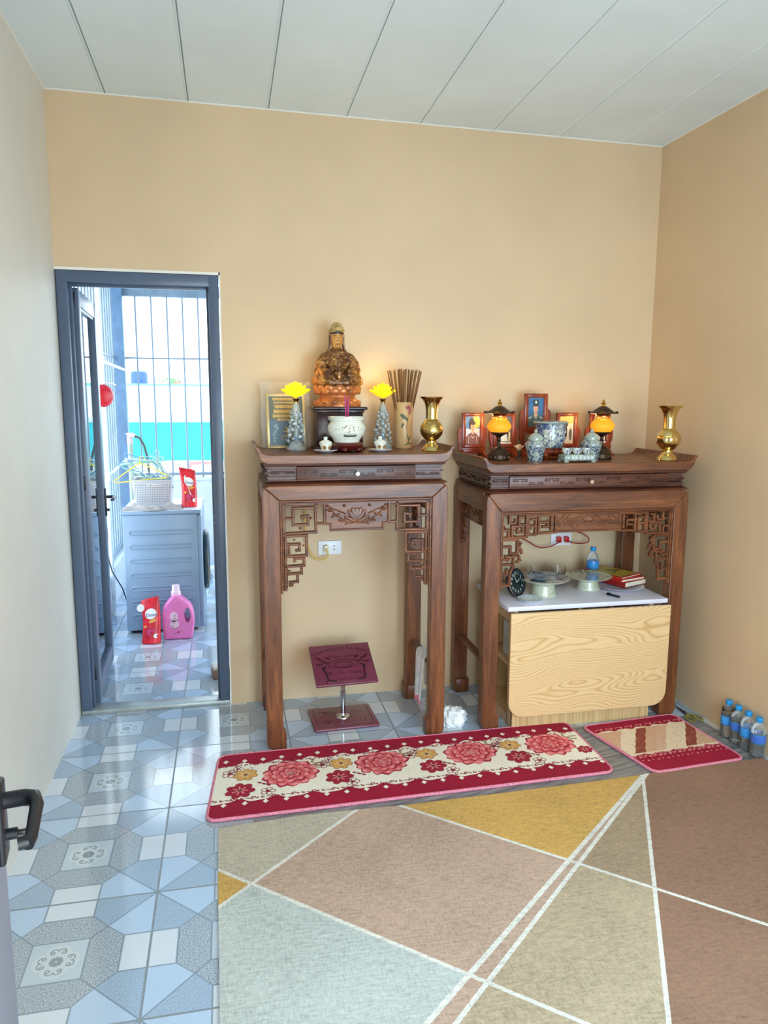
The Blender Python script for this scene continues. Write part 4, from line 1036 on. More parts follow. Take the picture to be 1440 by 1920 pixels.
def jar(loc, label):
    t = thing('lidded_jar', label, 'jar', loc, group='lidded porcelain jars on the wide altar')
    m = MB(); m.lathe([(0, 0), (.036, 0), (.037, .004), (.036, .012), (.040, .034), (.048, .062), (.0505, .076), (.047, .088), (.036, .096), (.033, .099), (0, .099)], 32); m.obj('body', BLUEWHITE2, t)
    m = MB(); m.lathe([(.0345, .098), (.036, .100), (.0355, .110), (.032, .114), (.026, .124), (.012, .132), (.005, .134), (.008, .139), (.0075, .144), (.003, .150), (0, .153)], 28); m.obj('lid', plain('grey_green_porcelain', (160, 172, 160), .18, vary=.12, sc=60, Coat_Weight=.5), t)
jar((2.170, -.415, Z2), 'left porcelain jar with peaked lid beside the left lantern')
jar((2.468, -.395, Z2), 'right porcelain jar with peaked lid behind the cup tray')

tr = MB(); tr.box((-.078, -.036, .008), (.078, .036, .036), .004)
for sx in (-1, 1):
    for sy in (-1, 1): tr.box((sx*.07-.010, sy*.03-.008, 0), (sx*.07+.010, sy*.03+.008, .010), .002)
tr.mat(1)
for k in range(7):
    tr.box((-.066+.020*k, -.0366, .016), (-.054+.020*k, -.0355, .028), 0)
tr = tr.obj('cup_tray', [plain('grey_green_tray_glaze', (158, 170, 158), .2, vary=.14, sc=50, Coat_Weight=.4), plain('pale_blue_tray_figure', (196, 206, 210), .25)], None, (2.345, -.492, Z2), (0, 0, R(3)))
tag(tr, 'raised grey porcelain tray carrying three small wine cups', 'tray')
cm = None
for k, w in enumerate(('left', 'middle', 'right')):
    if cm is None:
        m = MB(); m.lathe([(0, 0), (.015, 0), (.016, .003), (.021, .010), (.0235, .020), (.0245, .030), (.0225, .030), (.018, .008), (0, .007)], 24)
        o = m.obj('wine_cup', BLUEWHITE); cm = o.data
    else: o = bpy.data.objects.new('wine_cup', cm); COL.objects.link(o)
    o.location = (2.293+.052*k, -.494+.003*k, Z2+.036); tag(o, 'tiny blue figured wine cup, %s one of three on the grey tray' % w, 'cup', 'wine cups on the grey tray')
brass_vase((2.832, -.470, Z2), 'ribbed brass vase alone near the right end of wide altar', True, 1.06)
# small artificial lotus bud tucked between the left jar and the portrait
t = thing('paper_flower', 'small pale pink lotus flower beside the left porcelain jar', 'flower', (2.135, -.300, Z2))
m = MB()
for i in range(7): petal(m, (0, 0, .040), 2*PI*i/7, .6, .034, .012, .3)
for i in range(6): petal(m, (0, 0, .040), 2*PI*i/6+.3, 1.1, .032, .011, .3)
m.obj('petals', plain('pale_peach_petal', (240, 206, 160), .5), t)
MB().lathe([(0, 0), (.020, 0), (.02, .006), (.004, .010), (.004, .042), (0, .044)], 14).obj('stem', plain('dark_green_stem', (50, 54, 36), .5), t)
# ------------------------------------------------------------------ folding oak table under the wide altar, and its load
ZC = .605
ft = thing('folding_table', 'light oak drop-leaf folding table with white top under the wide altar', 'table', (2.40, -.60, 0))
FX = 2.40; FY = -.60
def L_(x, y, z): return (x-FX, y-FY, z)
x0, x1, yb = 1.992, 2.812, -.135
MB().box(L_(x0, -.582, ZC-.022), L_(x1, yb, ZC), .0025).obj('table_top', plain('lilac_white_laminate', (226, 224, 236), .3, vary=.02), ft)
r = .075
pl = [(x0-FX+.003, ZC-.024), (x1-FX-.003, ZC-.024), (x1-FX-.003, .10+r)]+arcp(x1-FX-.003-r, .078+r, r, 0, -90, 8)+arcp(x0-FX+.003+r, .078+r, r, -90, -180, 8)
MB().prism(pl, -.016, 0).obj('drop_leaf', OAK, ft, bevel=.002)
m = MB(); m.box(L_(2.03, -.575, 0), L_(2.745, -.555, .12)); m.obj('plinth', OAKV, ft)
for xx in (2.03, 2.725):
    m = MB(); m.box(L_(xx, -.565, 0), L_(xx+.02, -.50, ZC-.022), .001); m.obj('front_post', OAK, ft)
    m = MB(); m.box(L_(xx, -.20, 0), L_(xx+.02, -.14, ZC-.022), .001); m.obj('rear_post', OAK, ft)
    MB().box(L_(xx, -.505, ZC-.09), L_(xx+.02, -.19, ZC-.022)).obj('side_rail', OAK, ft)
    MB().box(L_(xx, -.505, 0), L_(xx+.02, -.19, .05)).obj('side_rail', OAK, ft)
MB().box(L_(2.03, -.16, .03), L_(2.745, -.145, ZC-.022)).obj('back_panel', OAKV, ft)
MB().box(L_(2.05, -.555, .275), L_(2.725, -.16, .293)).obj('shelf', OAK, ft)
MB().box(L_(2.05, -.555, .035), L_(2.725, -.16, .05)).obj('shelf', OAK, ft)
MB().box(L_(2.36, -.55, .293), L_(2.378, -.17, ZC-.023)).obj('divider', OAKV, ft)
# things on the shelves seen through the open side
pb = MB(); pb.box((-.06, -.09, 0), (.06, .09, .19), .02, 3); pb.mat(1).ell((-.050, -.085, .075), (.012, .016, .02), 10, 8); pb.mat(2).ell((-.048, -.08, .022), (.012, .014, .02), 10, 8)
tag(pb.obj('plastic_pouch', [plain('grey_translucent_plastic', (206, 208, 212), .4), plain('white_cap_plastic', (244, 240, 240), .4), plain('red_label_patch', (206, 60, 50), .5)], None, (2.125, -.42, .293)), 'grey plastic pouch on the upper shelf of folding table', 'pouch')
yb_ = MB()
random.seed(4)
yb_.rings([[((.05+.012*math.sin(3*a+z*30))*math.cos(a), (.075+.012*math.cos(2*a+z*22))*math.sin(a), z) for a in [2*PI*i/18 for i in range(18)]] for z in (0, .02, .06, .10, .14, .17, .19)])
def ymat():
    mt = Mat('yellow_black_wrapper', (190, 150, 30), .35); n = mt.voronoi(mt.coords(), 16., 'Color'); 
    mt.set('Base Color', mt.ramp(n, [(.25, (30, 24, 22)), (.38, (196, 156, 28)), (.62, (120, 110, 50)), (.8, (214, 176, 60))])); return mt.m
tag(yb_.obj('snack_bag', ymat(), None, (2.128, -.42, .0505)), 'crumpled yellow and black bag on the lower shelf of folding table', 'bag')
tag(MB().box((-.04, -.03, 0), (.04, .03, .05), .002).obj('white_box', plain('white_cardboard', (232, 232, 228), .6), None, (2.125, -.532+.0, .0505)), 'small white box on the lower shelf of folding table', 'box') if False else None

# ---- on the white top
def dish(loc, R_, fr, h, label, mat_in, name='footed_dish', fl=0):
    t = thing(name, label, 'dish', loc)
    m = MB(); m.lathe([(0, 0), (fr, 0), (fr*1.01, .004), (fr*.90, h*.30), (fr*.82, h*.58), (fr*.95, h*.72), (0, h*.72)], 36); m.obj('foot', CELADON, t)
    sh = (lambda a, z: 1+.02*math.cos(fl*a)) if fl else None
    m = MB(); m.lathe([(fr*.8, h*.70), (R_*.80, h*.84), (R_*.98, h*.97), (R_, h), (R_*.97, h*1.02)], 72, cap=False, shape=sh); m.obj('underside', CELADON, t)
    m = MB(); m.lathe([(R_*.97, h*1.02), (R_*.80, h*.93), (R_*.66, h*.90), (0, h*.885)], 72, shape=sh, capa=False) if False else m.rings([[(q*math.cos(2*PI*i/72)*(sh(2*PI*i/72, 0) if sh else 1), q*math.sin(2*PI*i/72)*(sh(2*PI*i/72, 0) if sh else 1), z) for i in range(72)] for q, z in ((R_*.97, h*1.02), (R_*.80, h*.93), (R_*.66, h*.90), (.001, h*.885))], capa=False, capb=True)
    m.obj('basin', mat_in, t)
    return t
PATT = porcelain('dish_floral_glaze', (176, 182, 172), (66, 78, 82), 44., .49)
PATT2 = porcelain('dish_vein_glaze', (196, 198, 172), (104, 104, 78), 30., .53)
dish((2.247, -.395, ZC), .128, .066, .086, 'large footed celadon dish with dark floral basin on white tabletop', PATT)
dish((2.520, -.330, ZC), .117, .060, .068, 'fluted pale footed dish left of the stacked books', PATT2, fl=18)
sd = MB(); sd.lathe([(0, 0), (.03, 0), (.034, .003), (.056, .012), (.057, .014), (.052, .0135), (.034, .006), (0, .0055)], 32); sd.mat(1)
sf = lambda x, y: (x, y, .0062)
for k in range(9): disc(sd, lambda x, y: (x, y, .0062), .020*math.cos(k*.7)*(1+.3*math.sin(k*3)), .016*math.sin(k*.7), .008, .005, 8, k)
sd = sd.obj('sauce_dish', [plain('blue_grey_glaze', (146, 168, 188), .15), plain('cobalt_blue_paint', (40, 66, 120), .3)], None, (2.222, -.392, ZC+.0775), (0, 0, 0)); tag(sd, 'small blue painted saucer lying inside the large footed dish', 'saucer')

ck = thing('round_clock', 'round black clock with white numerals leaning on the altar leg', 'clock', (2.106, -.418, ZC+.004), 0, rot=(R(-14), 0, R(34)))
m = MB(); m.lathe([(0, 0), (.064, 0), (.068, .004), (.068, .022), (.062, .026), (.058, .024), (.056, .018), (0, .018)], 40, (0, 0, 0)); m.obj('case', BLACK, ck, (0, .012, .068), (R(90), 0, 0))
m = MB(); fk = lambda x, z: (x, -.0066, .068+z)
m.lathe([(0, 0), (.057, 0), (.057, .001), (0, .001)], 36) if False else disc(m, lambda x, z: (x, -.0061, .068+z), 0, 0, .0575, n=36)
m.mat(1)
for hh in range(12):
    a = PI/2-hh*PI/6; put_text(m, str(hh if hh else 12), .018, lambda x, y: fk(.044*math.cos(a)+x, .044*math.sin(a)+y-.006))
ribbon(m, fk, [(0, 0), (.026, .012)], .003); ribbon(m, fk, [(0, 0), (-.012, .038)], .0024)
ribbon(m, fk, arc(0, 0, .057, 0, 360, 40), .0022)
m.obj('dial', [plain('black_green_dial', (16, 34, 36), .25), plain('white_numeral_paint', (236, 240, 240), .4)], ck)
MB().tube([(.0652*math.cos(a), -.0085, .068+.0652*math.sin(a)) for a in [2*PI*i/40 for i in range(40)]], .0032, 8, True).obj('rim', STEEL, ck)

p_ = MB(); p_.lathe([(0, 0), (.028, 0), (.032, .003), (.046, .008), (.062, .013), (.063, .0148), (.058, .0142), (.032, .0062), (0, .0058)], 36); p_.mat(1)
for k in range(14): disc(p_, lambda x, y: (x, y, .0125+(.001 if math.hypot(x, y) > .055 else 0)+.0006), .054*math.cos(k*PI/7), .054*math.sin(k*PI/7), .0095, .0035, 8, k*PI/7)
tag(p_.obj('small_plate', [plain('white_glaze', (232, 238, 240), .12), plain('pale_blue_rim_paint', (96, 146, 196), .3)], None, (2.135, -.500, ZC)), 'small white plate with pale blue rim near the table front corner', 'plate')
gl = None
for x, y, w in ((2.302, -.200, 'left one behind the large footed dish'), (2.418, -.190, 'right one behind the two footed dishes')):
    if gl is None:
        m = MB(); m.lathe([(0, 0), (.034, 0), (.036, .004), (.038, .04), (.0415, .088), (.0395, .088), (.036, .04), (.033, .010), (0, .009)], 32); o = m.obj('drinking_glass', GLASS); gl = o.data
    else: o = bpy.data.objects.new('drinking_glass', gl); COL.objects.link(o)
    o.location = (x, y, ZC); tag(o, 'empty clear drinking glass, '+w, 'glass', 'drinking glasses on the white tabletop')

# ---- half-litre water bottles: one on the table, four on the floor
def blab(name, c1_, c2_, c3):
    mt = Mat(name, c1_, .25); x, y, z = mt.xyz(mt.coords())
    n = mt.voronoi(mt.coords(), 34.); col = mt.mix(n < .22, c1_, c2_); col = mt.mix((z-.085).abs() > .019, col, c3); mt.set('Base Color', col); return mt.m
BLAB = [blab('blue_bottle_label', (58, 150, 222), (214, 232, 244), (40, 96, 176)), blab('pink_blue_bottle_label', (66, 110, 196), (232, 196, 222), (34, 130, 110))]
CAPB = plain('blue_bottle_cap', (24, 142, 206), .35)
WATER = glassm('water', (244, 250, 252), .0, 1.33)
def bottle(loc, label, kind, group=None, full=.35, rz=0.):
    t = thing('water_bottle', label, 'bottle', loc, rz, group)
    rib = [(.029, .004), (.031, .010), (.0295, .016), (.031, .022), (.0295, .030), (.031, .038), (.0295, .046), (.031, .054), (.031, .060)]
    m = MB(); m.lathe([(0, .003), (.022, 0)]+rib+[(.0305, .062), (.0305, .108), (.031, .110), (.0305, .120), (.026, .136), (.017, .148), (.0125, .153), (.0125, .168)], 28); m.obj('bottle_body', PET, t)
    MB().lathe([(.0313, .063), (.0316, .064), (.0316, .106), (.0313, .107)], 28, cap=False).obj('label', BLAB[kind], t)
    MB().lathe([(0, .178), (.0145, .178), (.0155, .176), (.0155, .160), (.0148, .158), (0, .158)], 26, shape=lambda a, z: 1+.015*math.cos(22*a)).obj('cap', CAPB, t)
    if full:
        MB().lathe([(0, .005), (.021, .004), (.0280, .008), (.0282, .05), (.0285, .06), (.0285, .148*full+.02), (0, .148*full+.02)], 24).obj('water', WATER, t)
bottle((2.628, -.165, ZC), 'blue-capped water bottle standing on the white tabletop', 0, 'blue capped water bottles', 0)
for k, (y, w) in enumerate(((-.842, 'farthest of the four along the right wall'), (-.905, 'second from the back of four along the right wall'), (-.968, 'third from the back of four along the right wall'), (-1.035, 'nearest of the four along the right wall'))):
    bottle((xr(y)-.036, y, 0.002), 'blue-capped water bottle on floor, '+w, k % 2, 'blue capped water bottles', (.8, .62, .25, .3)[k], k*.8-.6)

# ---- plate, books and pen
tag(MB().lathe([(0, 0), (.07, 0), (.09, .004), (.125, .010), (.126, .012), (.09, .0068), (0, .006)], 40).obj('flat_plate', plain('pale_lilac_plate', (222, 222, 234), .2), None, (2.690, -.330, ZC)), 'pale plate lying beneath the stack of books', 'plate')
def book(loc, rz, sx, sy, h, cols, label, text=False, tilt=0.):
    t = thing('book', label, 'book', loc, 0, 'books stacked on the white tabletop', rot=(tilt, 0, rz))
    cv = plain('cover_'+label.split()[0], cols[0], .35, vary=.1, sc=20)
    m = MB(); m.box((-sx, -sy, 0), (sx, sy, .002)); m.box((-sx, -sy, h-.002), (sx, sy, h)); m.box((-sx-.001, -sy, 0), (-sx+.003, sy, h))
    m.mat(1)
    if len(cols) > 1:
        f_ = lambda x, y: (x, y, h+.0004)
        polyflat(m, f_, [(-sx+.012, -sy+.012), (sx-.01, -sy+.012), (sx-.01, sy-.015), (-sx+.012, sy-.015)])
        m.mat(2); f2 = lambda x, y: (x, y, h+.0008)
        for k in range(6): disc(m, f2, rnd.uniform(-sx*.5, sx*.6), rnd.uniform(-sy*.5, sy*.5), .016, .009, 9, k)
    m.obj('cover', [cv]+[plain('cover_art_%d_%s' % (i, label.split()[0]), c, .4) for i, c in enumerate(cols[1:])], t)
    MB().box((-sx+.004, -sy+.003, .0021), (sx-.004, sy-.003, h-.0021)).obj('pages', plain('cream_paper', (232, 222, 196), .8), t)
book((2.715, -.265, ZC+.014), R(22), .085, .12, .026, [(150, 30, 26)], 'thick red book at the bottom of the stack')
book((2.705, -.262, ZC+.0405), R(18), .085, .122, .014, [(196, 34, 30)], 'thin red book in the middle of the stack')
book((2.692, -.255, ZC+.055), R(26), .082, .115, .009, [(204, 54, 34), (204, 176, 62), (110, 116, 50)], 'yellow picture-covered book on top of the stack')
pn = thing('marker_pen', 'short black capped pen lying on the white tabletop', 'pen', (2.566, -.500, ZC+.006), R(115))
MB().tube([(-.036, 0, 0), (.012, 0, 0)], .0055, 12).obj('barrel', plain('navy_plastic', (34, 36, 66), .3), pn)
m = MB(); m.tube([(.012, 0, 0), (.036, 0, 0)], .0062, 12); m.box((.010, -.0015, .004), (.034, .0015, .0085), .0007); m.obj('cap', BLACK, pn)

# ---- wall sockets and their leads
def socket(loc, label):
    t = thing('wall_socket', label, 'socket', loc)
    m = MB(); m.box((-.0605, -.010, -.036), (.0605, 0, .036), .003); m.box((-.052, -.0115, -.03), (.052, -.009, .03), .001); m.obj('plate', WHITE_PL, t)
    m = MB()
    for cx_ in (-.022, .022):
        for dz in (-.009, .009): m.lathe([(0, 0), (.0035, 0), (.0035, .001), (0, .001)], 10, (0, 0, 0)) if False else m.ell((cx_, -.0114, dz), (.0036, .0007, .0036), 10, 6)
    m.obj('pin_hole', BLACK, t) if False else None
    for cx_ in (-.022, .022):
        for dz in (-.009, .009): MB().ell((cx_, -.0114, dz), (.0036, .0007, .0036), 10, 6).obj('pin_hole', BLACK, t)
socket((1.2425, -.0005, .800), 'white wall socket with yellow lead under the narrow altar')
socket((2.5165, -.0005, .800), 'white wall socket with two red plugs under the wide altar')
def cable(name, label, plug_mat, cord_mat, plug, pts, r, cat='cable', group=None):
    t = thing(name, label, cat, plug, 0, group)
    m = MB(); m.box((-.011, -.030, -.016), (.011, -.0012, .016), .004, 3); m.tube([(0, -.026, 0), (0, -.044, -.004)], [.007, .004], 8); m.obj('plug', plug_mat, t)
    P = [V(p)-V(plug) for p in pts]
    # smooth the lead (Catmull-Rom)
    Q = []
    for i in range(len(P)-1):
        a, b, c, d = P[max(i-1, 0)], P[i], P[i+1], P[min(i+2, len(P)-1)]
        for k in range(6):
            s = k/6; Q.append(.5*((2*b)+(c-a)*s+(2*a-5*b+4*c-d)*s*s+(3*b-a-3*c+d)*s**3))
    Q.append(P[-1]); MB().tube(Q, r, 8).obj('lead', cord_mat, t)
cable('lamp_lead', 'yellow lead plugged into socket, hanging under the narrow altar', plain('clear_yellow_plug', (226, 214, 176), .3), YEL_CORD, (1.2205, -.012, .802),
      [(1.2205, -.054, .797), (1.225, -.060, .775), (1.21, -.055, .752), (1.175, -.045, .748), (1.145, -.04, .775), (1.125, -.035, .83), (1.115, -.03, .90), (1.113, -.025, 1.0), (1.113, -.022, 1.10)], .0042)
RP = plain('bright_red_plug', (206, 30, 34), .35)
cable('lamp_lead', 'red lead drooping left from socket to the fretwork', RP, RED_CORD, (2.494, -.012, .802), [(2.494, -.054, .797), (2.470, -.058, .787), (2.42, -.06, .770), (2.36, -.06, .772), (2.29, -.05, .812), (2.22, -.045, .840), (2.16, -.04, .90), (2.14, -.035, 1.0)], .0034, group='red lamp leads at the wide altar')
cable('lamp_lead', 'red lead looping right of socket and up behind the altar', RP, RED_CORD, (2.5385, -.012, .802), [(2.5385, -.054, .797), (2.56, -.058, .788), (2.61, -.06, .782), (2.648, -.058, .788), (2.655, -.055, .81), (2.62, -.05, .836), (2.58, -.045, .85), (2.55, -.04, .90), (2.545, -.035, 1.0)], .0034, group='red lamp leads at the wide altar')
# ------------------------------------------------------------------ things on the floor
def vinyl():
    mt = Mat('grey_wood_grain_vinyl', (128, 126, 122), .35); P = mt.coords(); x, y, z = mt.xyz(P)
    n = mt.noise(mt.comb(x*1.5+y*7., y*30.-x*8., 0.), 1.6, 4, .6); mt.set('Base Color', mt.ramp(n, [(.32, (92, 92, 94)), (.5, (128, 128, 128)), (.68, (156, 156, 154))])); return mt.m
v_ = MB().prism([(.80, -1.125), (.79, -.70), (.98, -.625), (2.30, -.615), (2.97, -.60), (xr(-1.1)-.02, -1.10)], .0005, .002, 'xy').obj('vinyl_sheet', vinyl())
tag(v_, 'grey wood-grain vinyl floor sheet lying under the two red mats', 'floor sheet')

def fabric(name, c, amt=.10, sc=1.):
    mt = Mat(name, c, .92); P = mt.pos(); x, y, z = mt.xyz(P)
    n = mt.noise(mt.comb(x*26.*sc, y*120.*sc, 0.), 1., 4, .7); n2 = mt.noise(mt.comb(x*150.*sc, y*40.*sc, 0.), 1., 3, .7); n3 = mt.noise(P, 3.2, 3, .55)
    f = n*.45+n2*.35+n3*.2
    d = tuple(q*(1-amt*2.4) for q in c); l = tuple(min(255, q*(1+amt*1.5)) for q in c)
    mt.set('Base Color', mt.ramp(f, [(.34, d), (.5, c), (.66, l)])); mt.bump(n2, .35, .003); return mt.m
# big carpet: one sheet cut by pale lines into coloured fields
LN = {'a': ((1.192, -1.119), (.679, -1.574)), 'b': ((1.356, -1.128), (2.282, -1.984)), 'c': ((.678, -1.391), (1.571, -2.188)), 'd': ((2.382, -1.120), (1.2, -2.111)), 'e': ((2.381, -1.136), (1.271, -2.126)), 'f': ((2.375, -1.150), (1.792, -2.233))}
def side(k, x, y):
    (x0_, y0_), (x1_, y1_) = LN[k]; d = V((x1_-x0_, y1_-y0_)).normalized()
    return (x-x0_)*-d.y*-1*-1+(y-y0_)*d.x if False else (d.x*(y-y0_)-d.y*(x-x0_))
bmx = bmesh.new()
outl = [(.672, -1.142), (1.00, -1.118), (1.40, -1.128), (2.0, -1.115), (2.385, -1.102), (2.42, -1.094), (2.70, -1.080), (3.0, -1.072), (3.02, -1.5), (3.04, -3.3), (.70, -3.3), (.690, -2.4), (.684, -1.97), (.676, -1.5)]
bmx.faces.new([bmx.verts.new((x, y, 0)) for x, y in outl])
hwl = {'a': .0065, 'b': .0065, 'c': .0065, 'd': .008, 'e': .007, 'f': .0065}
for k, ((xa, ya), (xb, yb_2)) in LN.items():
    d = V((xb-xa, yb_2-ya)).normalized(); n = V((-d.y, d.x, 0))
    for s in (-1, 1):
        bmesh.ops.bisect_plane(bmx, geom=bmx.verts[:]+bmx.edges[:]+bmx.faces[:], plane_co=V((xa, ya, 0))+n*hwl[k]*s, plane_no=n)
for f in bmx.faces:
    c = f.calc_center_median(); x, y = c.x, c.y
    S = {k: side(k, x, y) for k in LN}
    on = [k for k in LN if abs(S[k]) <= hwl[k]]
    on = [k for k in on if not (k == 'a' and y < -1.62)]
    # orientation: b, c run right-down: positive side lies above; a, d, e, f run left-down: positive side lies right-below
    if on: m_ = 6
    elif S['f'] > 0: m_ = 5
    elif S['e'] > 0: m_ = 4 if S['b'] < 0 else 7
    elif S['d'] > 0: m_ = 1
    elif S['b'] > 0: m_ = 2
    elif S['c'] > 0: m_ = 0 if (S['a'] < 0) else 1
    else: m_ = 2 if S['a'] < 0 and y > -1.6 else 3
    f.material_index = m_
ext = bmesh.ops.extrude_face_region(bmx, geom=bmx.faces[:])
for v in [g_ for g_ in ext['geom'] if isinstance(g_, bmesh.types.BMVert)]: v.co.z = .007
bmesh.ops.recalc_face_normals(bmx, faces=bmx.faces[:])
me = bpy.data.meshes.new('carpet'); bmx.to_mesh(me); bmx.free()
o = bpy.data.objects.new('carpet', me); COL.objects.link(o); o.location = (0, 0, .002)
for n_, c in (('beige_field', (188, 178, 158)), ('brown_pink_field', (188, 160, 140)), ('mustard_field', (206, 164, 90)), ('pale_grey_field', (188, 196, 190)), ('grey_beige_field', (180, 162, 134)), ('brown_field', (146, 112, 90)), ('pale_line', (222, 220, 210)), ('grey_tan_field', (166, 144, 116))): o.data.materials.append(fabric(n_, c, .09))
tag(o, 'large low-pile carpet of brown, beige, grey and mustard fields divided by pale lines', 'carpet')

# ---- plush mats. u runs along the length, v from the back edge to the front edge
CRIM = fabric('crimson_plush', (160, 0, 46), .10, 1.4); CREAM_P = fabric('cream_plush', (248, 238, 218), .04, 1.4)
ROSE = fabric('rose_plush', (232, 104, 108), .09, 1.6); ROSE_D = fabric('deep_rose_plush', (166, 26, 52), .09, 1.6); PINKP = fabric('pale_pink_plush', (240, 150, 150), .05, 1.6)
OCHRE = fabric('ochre_plush', (222, 166, 92), .08, 1.6); BROWN_P = fabric('brown_plush', (112, 62, 52), .08, 1.6); OLIVE_P = fabric('olive_grey_plush', (176, 164, 130), .08, 1.6)
EDGE = plain('pink_piping', (226, 130, 150), .7, vary=.18, sc=180, bump=.4)
def bilin(C):
    def fn(u, v, z=0.):
        a = V(C[0])*(1-u)+V(C[1])*u; b = V(C[3])*(1-u)+V(C[2])*u; p = a*(1-v)+b*v
        # gentle ripple of the lying mat
        return (p.x, p.y, z+.0006*math.sin(u*11+v*2)*math.sin(v*3.1)+.0003*math.sin(u*17))
    return fn
def rrect(L, D, r, n=6):
    P = []
    for cx_, cy_, a0 in ((L-r, r, -90), (L-r, D-r, 0), (r, D-r, 90), (r, r, 180)):
        P += [(cx_+r*math.cos(R(a0+90*i/n)), cy_+r*math.sin(R(a0+90*i/n))) for i in range(n+1)]
    return P
class Mat2:
    """a mat whose printed pile is laid as coloured patches on one mesh"""
    def __init__(s, C, L, D, th):
        s.fn = bilin(C); s.L, s.D, s.th = L, D, th; s.m = MB(); s.k = 0
    def at(s, dz=0.): return lambda x, y: s.fn(x/s.L, y/s.D, s.th+dz)
    def lay(s, c): s.k += 1; s.m.mat(c); return s.at(.0003+.00022*min(s.k, 6))
    def slab(s, c, r=.04):
        s.m.mat(c); nx, ny = 60, 12; P = rrect(s.L, s.D, r)
        def clampxy(x, y):
            # pull grid corners onto the rounded outline
            for cx_, cy_, sx, sy in ((r, r, -1, -1), (s.L-r, r, 1, -1), (r, s.D-r, -1, 1), (s.L-r, s.D-r, 1, 1)):
                dx, dy = (x-cx_)*sx, (y-cy_)*sy
                if dx > 0 and dy > 0:
                    q = math.hypot(dx, dy); m_ = max(dx, dy)
                    if q > 1e-9: return cx_+sx*dx/q*m_, cy_+sy*dy/q*m_
            return x, y
        def grid(z):
            return [[s.m.v(s.fn(*(lambda p: (p[0]/s.L, p[1]/s.D))(clampxy(s.L*i/nx, s.D*j/ny)), z)) for i in range(nx+1)] for j in range(ny+1)]
        T, B = grid(s.th), grid(0.0005)
        for G, fl in ((T, 0), (B, 1)):
            for a, b in zip(G, G[1:]):
                for i in range(nx):
                    q = (a[i], a[i+1], b[i+1], b[i]); s.m.f(q if fl else q[::-1])
        rim = lambda G: G[0]+[r_[-1] for r_ in G[1:-1]]+G[-1][::-1]+[r_[0] for r_ in G[-2:0:-1]]
        a, b = rim(T), rim(B); n = len(a)
        for i in range(n): s.m.f((a[i], b[i], b[(i+1) % n], a[(i+1) % n]))
    def band(s, c, y0, y1, x0=.0, x1=None, n=60):
        x1 = s.L if x1 is None else x1; s.m.mat(c); s.k = 0; fn = s.at(.0003)
        L0 = [s.m.v(fn(x0+(x1-x0)*i/n, y0(x0+(x1-x0)*i/n) if callable(y0) else y0)) for i in range(n+1)]
        Lm = [[s.m.v(fn(x0+(x1-x0)*i/n, (lambda a, b: a+(b-a)*q)(y0(x0+(x1-x0)*i/n) if callable(y0) else y0, y1(x0+(x1-x0)*i/n) if callable(y1) else y1))) for i in range(n+1)] for q in (.25, .5, .75, 1.)]
        for a, b in zip([L0]+Lm, Lm):
            for i in range(n): s.m.f((a[i], b[i], b[i+1], a[i+1]))
    def dia(s, c, x, y, r): polyflat(s.m, s.lay(c), [(x-r*.8, y), (x, y-r), (x+r*.8, y), (x, y+r)])
    def edging(s, t, mat_, r=.0065, rad=.04):
        P = rrect(s.L, s.D, rad); Q = []
        for i, p in enumerate(P):
            q = P[(i+1) % len(P)]; n = max(1, int(math.hypot(q[0]-p[0], q[1]-p[1])/.03))
            Q += [(p[0]+(q[0]-p[0])*k/n, p[1]+(q[1]-p[1])*k/n) for k in range(n)]
        m = MB(); m.tube([s.fn(x/s.L, y/s.D, .0068) for x, y in Q], r, 8, True); m.obj('edging', mat_, t)
# long flowered mat
C1 = [(.672, -.590), (2.310, -.568), (2.302, -1.052), (.628, -1.092)]
t = thing('floor_mat', 'long crimson plush mat with big pink peonies in front of the altars', 'mat', (0, 0, .002))
M1 = Mat2(C1, 1.65, .49, .011); M1.slab(0)
wav = lambda y, s: (lambda x: y+s*.010*math.sin(x*44)+s*.004*math.sin(x*88+1))
M1.band(1, wav(.100, 1), wav(.385, 1), .004, 1.646, 150)
for i in range(21):
    x = .035+.079*i; M1.k = 0; M1.dia(1, x, .066+.006*math.sin(i), .0155); M1.dia(1, x+.02, .405, .0145)
    # little curls of the lace borders
    for y, sg in ((.108, 1), (.372, -1)):
        M1.k = 1; ribbon(M1.m, M1.lay(2), [(x-.03+(.011-.0011*k)*math.cos(k*.75), y+sg*(.011-.0011*k)*math.sin(k*.75)) for k in range(9)], .0058)
        ribbon(M1.m, M1.lay(2), [(x+.01+(.008-.0009*k)*math.cos(k*.75+2), y+sg*(.008-.0009*k)*math.sin(k*.75+2)) for k in range(8)], .0052); ribbon(M1.m, M1.lay(2), [(x+.022+.0035*k, y+sg*(.004*math.sin(k*.9)-.002)) for k in range(8)], .004)
        disc(M1.m, M1.lay(0), x-.012, y-sg*.002, .005, n=8)
